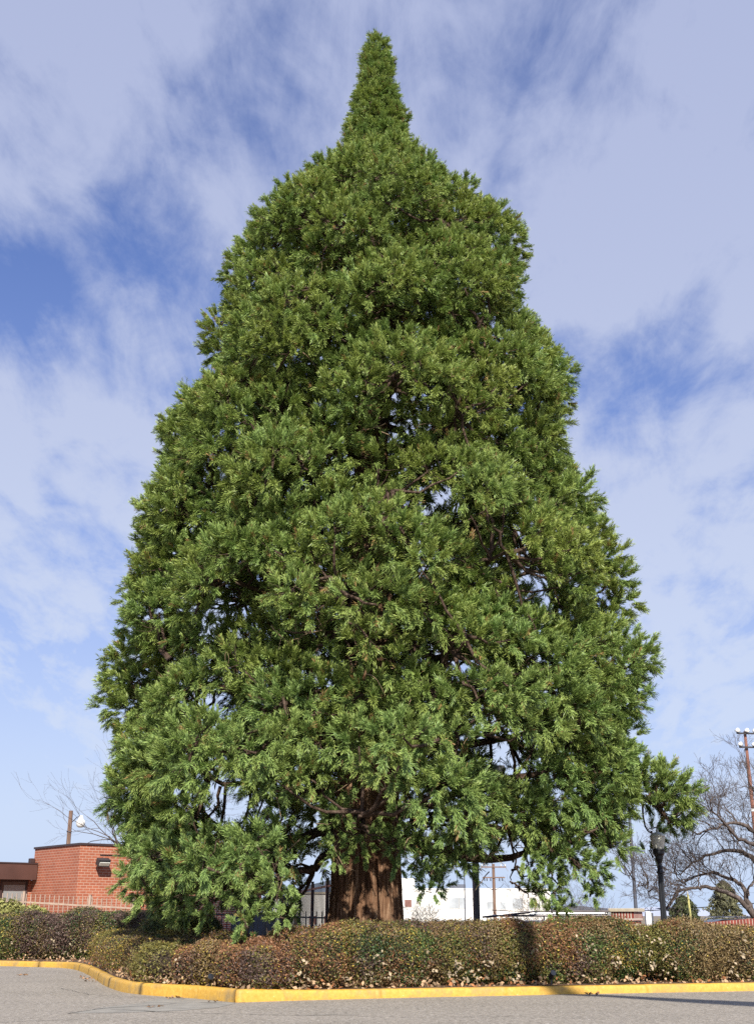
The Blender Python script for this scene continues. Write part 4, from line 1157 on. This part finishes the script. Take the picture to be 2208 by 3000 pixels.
def flood_tower():
    Y = 120; p = at(2180, 2143, Y); zg = zground(p.x, Y); h = p.z-zg
    t = thing('floodlight_tower', (p.x, Y, zg), 'tall reddish wooden pole carrying two rows of white floodlights at the right edge', 'floodlight tower')
    MB().tube([(0, 0, 0), (0, 0, h*.55), (0, 0, h)], [.26, .2, .14], 12).build('pole', M['redwood'], t)
    MB().box((1.3, -.2, h-.25), (4.6, .14, .16), R(8), .01).build('crossarm', M['darkmetal'], t)
    MB().box((1.1, -.2, h-1.65), (4.0, .14, .16), R(8), .01).build('crossarm', M['darkmetal'], t)
    for zz, xs_ in ((h-.2, (-.9, .1, .95, 1.8, 2.7, 3.4)), (h-1.6, (-.75, .7, 1.5, 2.4))):
        for x in xs_:
            y = -.45 + x*.14
            o = MB().lathe([(.08, .26), (.15, .2), (.24, .05), (.27, -.05)], 14).build('floodlight', M['white'], t, True)
            o.location = (x, y, zz+.22); o.rotation_euler = (R(38), 0, random.uniform(-.3, .3))
            q = MB().box((x, y+.22, zz+.06), (.12, .3, .22), 0, .01).build('bracket', M['darkmetal'], t)
    MB().tube([(-.2, -.25, h-1.7), (-.42, -.3, h-2.3), (-.3, -.28, h-3.0), (-.27, -.28, h-6)], .03, 6).build('cable', M['rubber'], t)
    MB().tube([(0, 0, h-8.0), (0, 0, h-7.7)], .24, 12).build('band', M['white'], t)
flood_tower()
def lamp_post():
    Y = 32; x = xat(1948, Y, 1.0); zt = at(1934, 2442, Y).z
    t = thing('street_lamp', (x, Y, .12), 'black fluted street lamp with frosted bell shaped glass under the sequoia bough', 'street lamp')
    H = zt - .12; g = H - .40                      # g: bottom of the glass
    MB().lathe([(.2, 0), (.2, .1), (.17, .14), (.15, .4), (.12, .5), (.1, .56)], 16).build('base', M['blackmetal'], t, False)
    MB().lathe([(.088, .55), (.082, 1.2), (.070, g-.62)], 28, .14).build('shaft', M['blackmetal'], t)
    MB().lathe([(.07, g-.62), (.105, g-.60), (.105, g-.575), (.072, g-.55), (.06, g-.50), (.082, g-.47), (.082, g-.45), (.055, g-.42), (.055, g-.36), (.10, g-.25), (.115, g-.17), (.15, g-.12), (.155, g-.05), (.165, g-.03), (.165, g)], 20).build('collar', M['blackmetal'], t, False)
    MB().lathe([(.135, g), (.15, g+.05), (.175, g+.2), (.195, g+.29), (.2, g+.31)], 24).build('lamp_glass', M['lampglass'], t, True)
    MB().lathe([(.206, g+.31), (.21, g+.335), (.17, g+.38), (.1, g+.42), (.04, g+.44), (.03, g+.5), (.01, g+.52)], 24).build('lamp_cap', M['lampglass'], t, True)
lamp_post()

# ------------------------------------------------------------- pillar and brick wall at the right
def pillar():
    Y = 32.5; zt = at(1834, 2661, Y).z; x = xat(1834, Y, 1.7)
    t = thing('brick_pillar', (x, Y, 0), 'square red brick pillar with pale stone cap behind the hedge', 'pillar', rz=R(-34))
    w = .585
    wall_uv(MB().box((0, 0, (zt-.31)/2), (w-.03, w-.03, zt-.31)).build('shaft', M['brick2'], t))
    wall_uv(MB().box((0, 0, zt-.20), (w+.04, w+.04, .22)).build('soldier_course', M['soldier'], t))
    MB().box((0, 0, zt-.045), (w+.14, w+.14, .085), 0, .012).build('cap', M['stone'], t)
pillar()
def right_wall():
    a = at(2020, 2706, 34.5); b = at(2420, 2672, 33)
    t = thing('brick_wall', (a.x, a.y, 0), 'low red brick wall with an upright brick top course at the right edge', 'wall')
    d = Vector((b.x-a.x, b.y-a.y)); L_ = d.length; t.rotation_euler.z = math.atan2(d.y, d.x)
    za, zb = a.z, b.z
    o = MB().side([(0, 0), (L_, 0), (L_, zb-.21), (0, za-.21)], 0, .22).build('wall', M['brick2'], t); wall_uv(o)
    s = MB(); n = int(L_/.083)
    for i in range(n):
        u = (i+.5)/n; z = za+(zb-za)*u; s.box((L_*u, .11, z-.10), (.066, .27, .196), 0, .004)
    s.build('soldier_course', plain('deep_red_brick', (.25, .055, .04), .8, 0, .4, 9), t)
    MB().side([(0, za-.2), (L_, zb-.2), (L_, zb-.012), (0, za-.012)], -.018, .238).build('mortar', plain('pale_mortar', (.55, .48, .4), .9), t)
right_wall()

# ------------------------------------------------------------- white building far off
def white_building():
    Y = 250; zt = at(1400, 2606, Y).z; x0 = xat(1150, Y, 5); x1 = xat(1612, Y, 5)
    t = thing('white_building', (x0, Y, -1.7), 'long flat roofed white building far behind the parking lot', 'building')
    L_ = x1-x0; H = zt+1.7
    MB().box((L_/2, 12, H/2), (L_, 24, H)).build('wall', M['cream'], t)
    MB().box((L_/2, 12, H+.12), (L_+.3, 24.3, .25)).build('parapet', M['white'], t)
    px2 = lambda px: xat(px, Y, 4)-x0
    MB().box((px2(1170), 9, H+1.0), (6.5, 12, 2.6)).build('roof_block', M['cream'], t)
    MB().box((px2(1345), 5, H+.65), (3.2, 3, .9)).build('roof_unit', M['steel'], t)
    def win(pa, pb, ya, yb, mat):
        xa, xb = px2(pa), px2(pb); zb_, zt_ = z_at(yb, Y)+1.7, z_at(ya, Y)+1.7
        o = MB().box(((xa+xb)/2, -.04, (zb_+zt_)/2), (xb-xa+.2, .12, zt_-zb_+.2)).build('window', M['white'], t)
        MB().box(((xa+xb)/2, -.115, (zb_+zt_)/2), (xb-xa, .04, zt_-zb_)).build('pane', mat, o)
    for a in [(1185, 1205, 2636, 2657, M['rustwin']), (1315, 1343, 2630, 2661, M['bluewin']), (1345, 1360, 2630, 2661, M['bluewin']),
              (1425, 1442, 2642, 2663, M['bluewin']), (1463, 1480, 2643, 2664, M['bluewin']), (1500, 1530, 2632, 2662, M['bluewin']), (1545, 1562, 2642, 2663, M['bluewin']),
              (1270, 1290, 2694, 2705, M['bluewin']), (1308, 1326, 2694, 2706, M['bluewin']), (1350, 1366, 2694, 2706, M['bluewin']), (1395, 1412, 2694, 2706, M['bluewin'])]: win(*a)
white_building()
def pale_building():
    Y = 200; x0 = xat(800, Y, 4)
    t = thing('low_building', (x0, Y, -1.4), 'low cream building showing through the bars of the tall black fence', 'building')
    H = at(900, 2618, Y).z + 1.4; L_ = xat(1010, Y, 4)-x0
    MB().box((L_/2, 8, H/2), (L_, 16, H)).build('wall', M['cream'], t)
    MB().box((L_/2, 8, H+.1), (L_+.4, 16.4, .3)).build('parapet', M['stone'], t)
    for x in (1.5, 4, 6.5, 9):
        o = MB().box((x, -.04, 2.2), (1.3, .1, 1.5)).build('window', M['white'], t); MB().box((x, -.11, 2.2), (1.1, .05, 1.3)).build('pane', M['rustwin'], o)
pale_building()
def warehouse():
    Y = 300; x0 = xat(1600, Y, 3)
    t = thing('low_building', (x0, Y, -1.5), 'low pale grey building right of the long white building, behind the bare bush', 'building')
    MB().box((8, 8, 2.1), (16, 16, 4.2)).build('wall', M['blind'], t)
    MB().side([(-.5, 4.2), (16.5, 4.2), (16.5, 4.5), (8, 5.2), (-.5, 4.5)], -.5, 16).build('roof', M['steel'], t)
    for x in (2.5, 6, 9.5, 13): 
        o = MB().box((x, -.03, 2.3), (1.6, .1, 1.3)).build('window', M['white'], t); MB().box((x, -.1, 2.3), (1.4, .05, 1.1)).build('pane', M['glass'], o)
warehouse()

# ------------------------------------------------------------- vehicles
def wheel(t, x, y, r, w, s):
    o = MB(); o.tube([(x, y-w/2, r), (x, y+w/2, r)], r, 22); tr = o.build('tyre', M['rubber'], t)
    MB().tube([(x, y+s*(w/2-.01), r), (x, y+s*(w/2+.012), r)], r*.6, 16).build('rim', M['chrome'], tr)
def truck():
    Y = 47; zg = -.5; xa = xat(1425, Y, 1.6); xb = xat(1800, Y, 1.6); L_ = xb-xa
    t = thing('work_truck', (xa, Y, zg), 'pale silver work truck with a dark pipe ladder rack parked behind the hedge', 'truck')
    zr = at(1600, 2683, Y).z - zg
    body = [(.5, .5), (5.4, .5), (5.4, 1.05), (2.75, 1.05), (2.7, 1.25), (2.35, 1.85), (2.2, 1.92), (1.2, 1.9), (1.05, 1.84), (.72, 1.3), (-.35, 1.12), (-.5, 1.0), (-.55, .55)]
    MB().side([(x+.35, z) for x, z in body[::-1]], -.92, .92).build('body', M['silver'], t)
    MB().side([(x+.35, z) for x, z in [(.86, 1.32), (2.25, 1.32), (2.12, 1.76), (1.16, 1.76)]], -.935, .935).build('side_window', M['glass'], t)
    MB().box((1.17, 0, 1.56), (.03, 1.5, .5), 0).build('windscreen', M['glass'], t)
    for x in (.9, 4.5):
        for s in (-1, 1): wheel(t, x, s*.84, .37, .24, s)
    for y in (-.8, .8):
        MB().tube([(-.1, y, zr-.05), (.35, y, zr), (L_, y, zr)], .035, 8).build('rack_rail', M['rack'], t)
        MB().tube([(.7, y*.96, zr+.02), (1.9, y*.96, zr+.16), (L_-.1, y*.96, zr+.16)], .028, 8).build('rack_rail', M['rack'], t)
    for x in (.3, 1.8, 3.3, 4.1, L_-.15): MB().tube([(x, -.82, zr+.012), (x, .82, zr+.012)], .03, 8).build('rack_bar', M['rack'], t)
    for x in (2.3, 2.55, L_-.5, L_-.15):
        for y in (-.8, .8): MB().tube([(x, y, 1.0), (x, y, zr+(.15 if x > 2.4 else 0))], .032, 8).build('rack_post', M['rack'], t)
    MB().tube([(1.6, -.5, zr+.08), (L_-.4, -.45, zr+.08)], .04, 8).tube([(1.6, -.1, zr+.08), (L_-.4, -.05, zr+.08)], .04, 8).build('ladder_rail', M['chrome'], t)
truck()
def car():
    Y = 42; zg = -.15; x0 = xat(2040, Y, 1.3)
    t = thing('parked_car', (x0, Y, zg), 'dark grey parked car whose roof shows over the brick wall at right', 'car')
    H = at(2100, 2692, Y).z - zg; k = H/1.45
    bp = [(-.9, .35), (3.4, .35), (3.5, .7), (3.35, .95), (2.55, 1.0), (2.0, 1.38), (1.6, 1.45), (.7, 1.44), (.3, 1.36), (-.25, 1.0), (-.85, .92), (-.98, .6)]
    MB().side([(x, z*k) for x, z in bp[::-1]], -.86, .86).build('body', M['carpaint'], t)
    MB().side([(x, z*k) for x, z in [(-.05, 1.0), (2.3, 1.0), (1.85, 1.34), (.45, 1.34)]], -.872, .872).build('side_window', M['glass'], t)
    for x in (-.2, 2.6):
        for s in (-1, 1): wheel(t, x, s*.78, .33, .2, s)
    for s in (-1, 1): MB().tube([(.4, s*.6, 1.44*k), (.5, s*.6, 1.5*k), (1.7, s*.6, 1.5*k), (1.85, s*.6, 1.43*k)], .02, 6).build('roof_rail', M['chrome'], t)
car()
def small_right():
    Y = 60; p = at(1899, 2671, Y); zg = zground(p.x, Y); h = p.z-zg
    t = thing('utility_cabinet', (p.x, Y, zg), 'small white utility cabinet between the brick pillar and the street lamp', 'cabinet')
    MB().box((-.05, 0, h/2), (.26, .3, h), 0, .02).build('housing', M['white'], t)
    MB().box((.14, .02, h/2-.02), (.1, .24, h-.06), 0, .01).build('side_panel', M['steel'], t)
    Y = 44; p = at(2013, 2620, Y); q = at(2022, 2703, Y); zg = zground(p.x, Y)
    t = thing('yellow_post', (q.x+.03, Y, zg), 'pale yellow slender post in front of the rounded juniper', 'post')
    MB().tube([(.06, 0, 0), (p.x-q.x-.03, 0, p.z-zg)], [.05, .035], 10).build('shaft', M['yellowpost'], t)
    MB().tube([(p.x-q.x-.03, 0, p.z-zg), (p.x-q.x-.035, 0, p.z-zg+.15)], [.03, .012], 8).build('tip', M['white'], t)
small_right()
def wire():
    A = at(1440, 2667, 130); B_ = at(2330, 2636, 95); pts = []
    for i in range(25):
        u = i/24; p = A.lerp(B_, u); p.z -= .5*math.sin(u*math.pi); pts.append(p)
    t = MB().tube(pts, .035, 6).build('power_line', M['rubber']); tag(t, 'dark overhead wire crossing behind the brick pillar and bare tree', 'wire')
wire()

# ------------------------------------------------------------- evergreens at the right
def juniper(px, py_top, py_bot, wpx, Y, lab, colr, n, seed, lean=0.):
    rg = np.random.default_rng(seed)
    p = at(px, py_top, Y); H0 = at(px, py_bot, Y).z; zg = zground(p.x, Y)-.1; h = p.z-zg; w = wpx/F*Y/2
    t = thing('juniper', (p.x, Y, zg), lab, 'tree', 'junipers in the distance')
    MB().tube([(0, 0, 0), (.05, 0, h*.9)], [.14, .02], 8).build('trunk', M['greybark'], t)
    z = rg.random(n)**.9; a = rg.uniform(0, 2*math.pi, n); rr = w*np.sin(np.clip(1-z, 0, 1)**.75*math.pi*.62)**.8*(1+.22*np.sin(a*3+z*17)+.16*np.sin(a*5-z*29)+.1*np.sin(z*60+a*2))*np.sqrt(rg.uniform(.3, 1.1, n))
    P = np.stack([rr*np.cos(a)+lean*z, rr*np.sin(a), z*h], 1)
    Nn = np.stack([np.cos(a), np.sin(a), .6+0*a], 1)
    V, Q = leaves(P, Nn, .17, rg, .5, .28)
    c = np.array(colr)*rg.uniform(.5, 1.6, n)[:, None]
    arrays('crown', V, Q, M['juniper'], t, col=np.repeat(c, 4, axis=0))
juniper(1998, 2625, 2710, 100, 62, 'rounded dark green juniper behind the yellow post', (.075, .09, .038), 9000, 3)
juniper(2116, 2582, 2700, 100, 60, 'taller grey-green juniper behind the arching bare limb', (.14, .14, .075), 10000, 4)
def bushy(px, Y, w, h, lab, c, n, seed):
    rg = np.random.default_rng(seed); x = xat(px, Y, 1); zg = zground(x, Y)
    t = thing('shrub', (x, Y, zg), lab, 'shrub')
    a = rg.normal(0, 1, (n, 3)); a /= np.linalg.norm(a, axis=1)[:, None]; P = a*np.array([w, w*.7, h/2])*rg.uniform(.6, 1.05, n)[:, None]; P[:, 2] += h/2
    V, Q = leaves(P, a, .12, rg, .5, .4)
    arrays('foliage', V, Q, M['hedge'], t, col=np.repeat(np.array(c)*rg.uniform(.6, 1.5, n)[:, None], 4, axis=0))
    MB().tube([(0, 0, 0), (0, 0, h*.6)], [.05, .02], 6).build('stem', M['tanbark'], t)
bushy(2165, 58, 1.0, 2.1, 'rusty tan shrub beside the taller juniper', (.26, .17, .09), 2500, 5)
bushy(2062, 66, .8, 1.7, 'pale straw coloured shrub between the two junipers', (.38, .33, .22), 1500, 6)
bushy(1665, 56, .9, 1.75, 'reddish brown shrub behind the truck rack right end', (.22, .13, .07), 2500, 9)

# ------------------------------------------------------------- bare trees
def grow(V, Q, p, d, L_, r, depth, rr, spread, up=.1, n=4, mind=0, wob=.18):
    """recursive bare branch"""
    pts = [p]; rads = [r]; q = p.copy(); dd = d.copy(); st = 4
    for i in range(st):
        dd = (dd + Vector((rr.gauss(0, wob), rr.gauss(0, wob), rr.gauss(0, wob)+up*.3))).normalized()
        q = q + dd*L_/st; pts.append(q.copy()); rads.append(max(.0035, r*(1-.45*(i+1)/st)))
    tube_np(V, Q, pts, rads, 5 if r > .03 else 4)
    if depth <= mind: return
    k = rr.choice((2, 3, 3))
    for j in range(k):
        i = rr.choice((2, 3, 4)) if j else 4
        a = dd.orthogonal().normalized(); a.rotate(Matrix.Rotation(rr.uniform(0, 6.28), 3, dd))
        nd = (dd*math.cos(spread) + a*math.sin(spread)*rr.uniform(.6, 1.2) + Vector((0, 0, up*.5))).normalized()
        grow(V, Q, pts[i], nd, L_*rr.uniform(.62, .86), max(.004, rads[i]*.66), depth-1, rr, spread, up, n, mind, wob)
def bare_tree(name, lab, loc, stems, mat, seed, trunk=None, cat='tree', group=None):
    rr = random.Random(seed); t = thing(name, loc, lab, cat, group)
    o = Vector(loc)
    if trunk:
        V, Q = [], []; tube_np(V, Q, [Vector(p) - o for p, r in trunk], [r for p, r in trunk], 10)
        arrays('trunk', V, Q, mat, t, smooth=True)
    V, Q = [], []
    for (p, d, L_, r, depth, sp, up) in stems:
        grow(V, Q, Vector(p)-o, Vector(d).normalized(), L_, r, depth, rr, sp, up)
    arrays('branches', V, Q, mat, t, smooth=True)
    return t
def right_tree():
    Y = 38
    A = lambda px, py, dy=0: at(px, py, Y+dy)
    base = A(2290, 2760); base.z = -.1
    t = thing('bare_tree', tuple(base), 'wide leafless grey tree with arching limbs behind the street lamp at right', 'tree')
    o = base.copy()
    V, Q = [], []; tube_np(V, Q, [v-o for v in (base, A(2275, 2720), A(2240, 2700), A(2208, 2682), A(2192, 2660))], [.26, .22, .17, .12, .115], 12)
    arrays('trunk', V, Q, M['greybark'], t, smooth=True)
    rr = random.Random(12)
    limbs = [([(2196, 2665), (2165, 2636), (2120, 2612), (2070, 2600), (2040, 2598), (2005, 2604), (1975, 2630), (1950, 2660)], .085, .03, -.3),
             ([(2192, 2660), (2186, 2620), (2172, 2592), (2150, 2580), (2110, 2562), (2070, 2558), (2030, 2572), (2005, 2590)], .09, .022, .3),
             ([(2290, 2720), (2260, 2600), (2225, 2540), (2190, 2505), (2150, 2490), (2090, 2500), (2040, 2520), (1990, 2560)], .13, .02, .8),
             ([(2290, 2720), (2270, 2560), (2235, 2470), (2195, 2430), (2150, 2410), (2100, 2420), (2040, 2440)], .12, .02, -.7),
             ([(2290, 2700), (2275, 2520), (2230, 2400), (2214, 2350), (2206, 2310)], .12, .015, .2),
             ([(2290, 2700), (2280, 2480), (2262, 2400), (2250, 2340)], .12, .015, 1),
             ([(2290, 2700), (2262, 2540), (2215, 2480), (2160, 2455), (2110, 2400), (2080, 2370)], .11, .014, -1.2),
             ([(2186, 2620), (2200, 2590), (2225, 2560), (2250, 2500)], .04, .02, .5),
             ([(1950, 2660), (1930, 2640), (1905, 2625), (1892, 2600), (1860, 2580), (1835, 2562)], .022, .007, -.5),
             ([(2010, 2590), (1985, 2570), (1960, 2550), (1930, 2545)], .025, .008, .3)]
    tw_V, tw_Q = [], []
    for pts, r0, r1, dy in limbs:
        P = [A(x, y, dy*i/len(pts)*2) for i, (x, y) in enumerate(pts)]; P = crom(P, 4); n = len(P)
        P = [p + Vector((rr.gauss(0, .025), rr.gauss(0, .05), rr.gauss(0, .025))) for p in P]
        V, Q = [], []; tube_np(V, Q, [p-o for p in P], [r0+(r1-r0)*(i/(n-1))**.8 for i in range(n)], 8)
        arrays('limb', V, Q, M['greybark'], t, smooth=True)
        for i in range(3, n):
            for _ in range(1 if i < n*.4 else 2):
                if rr.random() < (.40 if i < n-1 else 1):
                    d0 = (P[i]-P[i-1]).normalized()
                    d = (d0*.6 + Vector((rr.gauss(-.15, .5), rr.gauss(0, .6), rr.gauss(.45, .55)))).normalized()
                    grow(tw_V, tw_Q, P[i]-o, d, rr.uniform(.4, .8), rr.uniform(.014, .026), 4, rr, .55, .14, wob=.22)
    arrays('twigs', tw_V, tw_Q, M['greybark'], t, smooth=True)['kind'] = 'stuff'
right_tree()
def left_tree():
    Y = 62; rr = random.Random(3)
    x = xat(430, Y, 2); base = (x, Y, 0)
    st = []
    top = Vector((x, Y, 3.2))
    for i, (px, py) in enumerate([(262, 2200), (250, 2240), (290, 2330), (225, 2330), (300, 2420), (270, 2440), (360, 2300), (240, 2400), (520, 2300), (600, 2350), (450, 2200), (340, 2450), (560, 2250), (660, 2360), (400, 2350)]):
        e = at(px, py, Y + rr.uniform(-2, 2)); d = e-top; L_ = d.length
        st.append((tuple(top), tuple(d), L_*.42, .08, 4, .42, .1))
    bare_tree('bare_tree', 'leafless tree with thin twigs behind the brick building and the sequoia', base, st, M['greybark'], 17, [((x, Y, -.1), .3), ((x, Y, 1.5), .25), ((x, Y, 3.4), .2)])
left_tree()
def bare_bush(px, Y, h, lab, seed, n, mat, sp=.5, wide=.8, depth=4):
    x = xat(px, Y, 1); zg = zground(x, Y)-.05; rr = random.Random(seed); st = []
    for i in range(n):
        a = rr.uniform(0, 6.28); k = rr.uniform(.1, wide)
        st.append(((x+.1*math.cos(a), Y+.1*math.sin(a), zg), (k*math.cos(a), k*math.sin(a), 1), h*.34, .028, depth, sp, .08))
    bare_tree('bare_bush', lab, (x, Y, zg), st, mat, seed, cat='bush')
bare_bush(1240, 52, 2.6, 'tan leafless bush beside the sequoia trunk before the white building', 5, 12, M['tanbark'])
bare_bush(1640, 58, 4.6, 'leafless grey bush rising behind the ladder rack', 6, 10, M['greybark'], .45, .7)
bare_bush(1720, 60, 4.2, 'smaller leafless bush between the ladder rack and the brick pillar', 8, 7, M['greybark'], .45, 1.0)
bare_bush(1520, 70, 3.4, 'sparse leafless bush in front of the white building end', 9, 7, M['tanbark'], .45, .7)
# unseen bare tree added behind the viewer, bough shaped to shade road and hedge
def shade_tree():
    k = 1/math.tan(SUN_EL); sx, sy = sd.x/math.cos(SUN_EL), sd.y/math.cos(SUN_EL)
    def up(x, y, z0, z): h = z - z0; return Vector((x + sx*k*h, y + sy*k*h, z))
    x0, y0 = up(12.5, 20.6, 0, 18).xy
    t = (x0, y0, 0)
    pts = [(Vector((x0, y0, 17.2)), .62), (up(10, 22.0, 0, 18), .60), (up(7.6, 23.4, 0, 18), .50), (up(6.0, 24.9, 0, 18), .34), (up(4.8, 26.2, 0, 18), .22), (up(3.6, 27.0, 0, 18.1), .20),
           (up(3.2, 27.6, .3, 18.5), .24), (up(3.15, 28.1, .6, 18.9), .26), (up(3.1, 28.1, 1.4, 19.8), .22), (up(3.1, 29, 1.4, 21), .12)]
    r = bare_tree('unseen_shadow_tree', 'unseen leafless tree added behind the viewer to cast the shadow on road and hedge', t,
              [((x0, y0, 22), (.4, -.5, 1), 2.6, .16, 4, .5, .1), ((x0, y0, 21.5), (.5, .3, 1), 2.5, .15, 4, .5, .1), ((x0, y0, 22), (.6, -.2, 1), 2.6, .14, 4, .5, .1)], M['greybark'], 23,
              [((x0, y0, -.1), .95), ((x0, y0, 1.2), .78), ((x0, y0, 8), .66), ((x0, y0, 17.2), .5), ((x0, y0, 22.2), .25)])
    V, Q = [], []; tube_np(V, Q, [p - Vector(t) for p, _ in pts], [q for _, q in pts], 10)
    arrays('limb', V, Q, M['greybark'], r, smooth=True)
shade_tree()
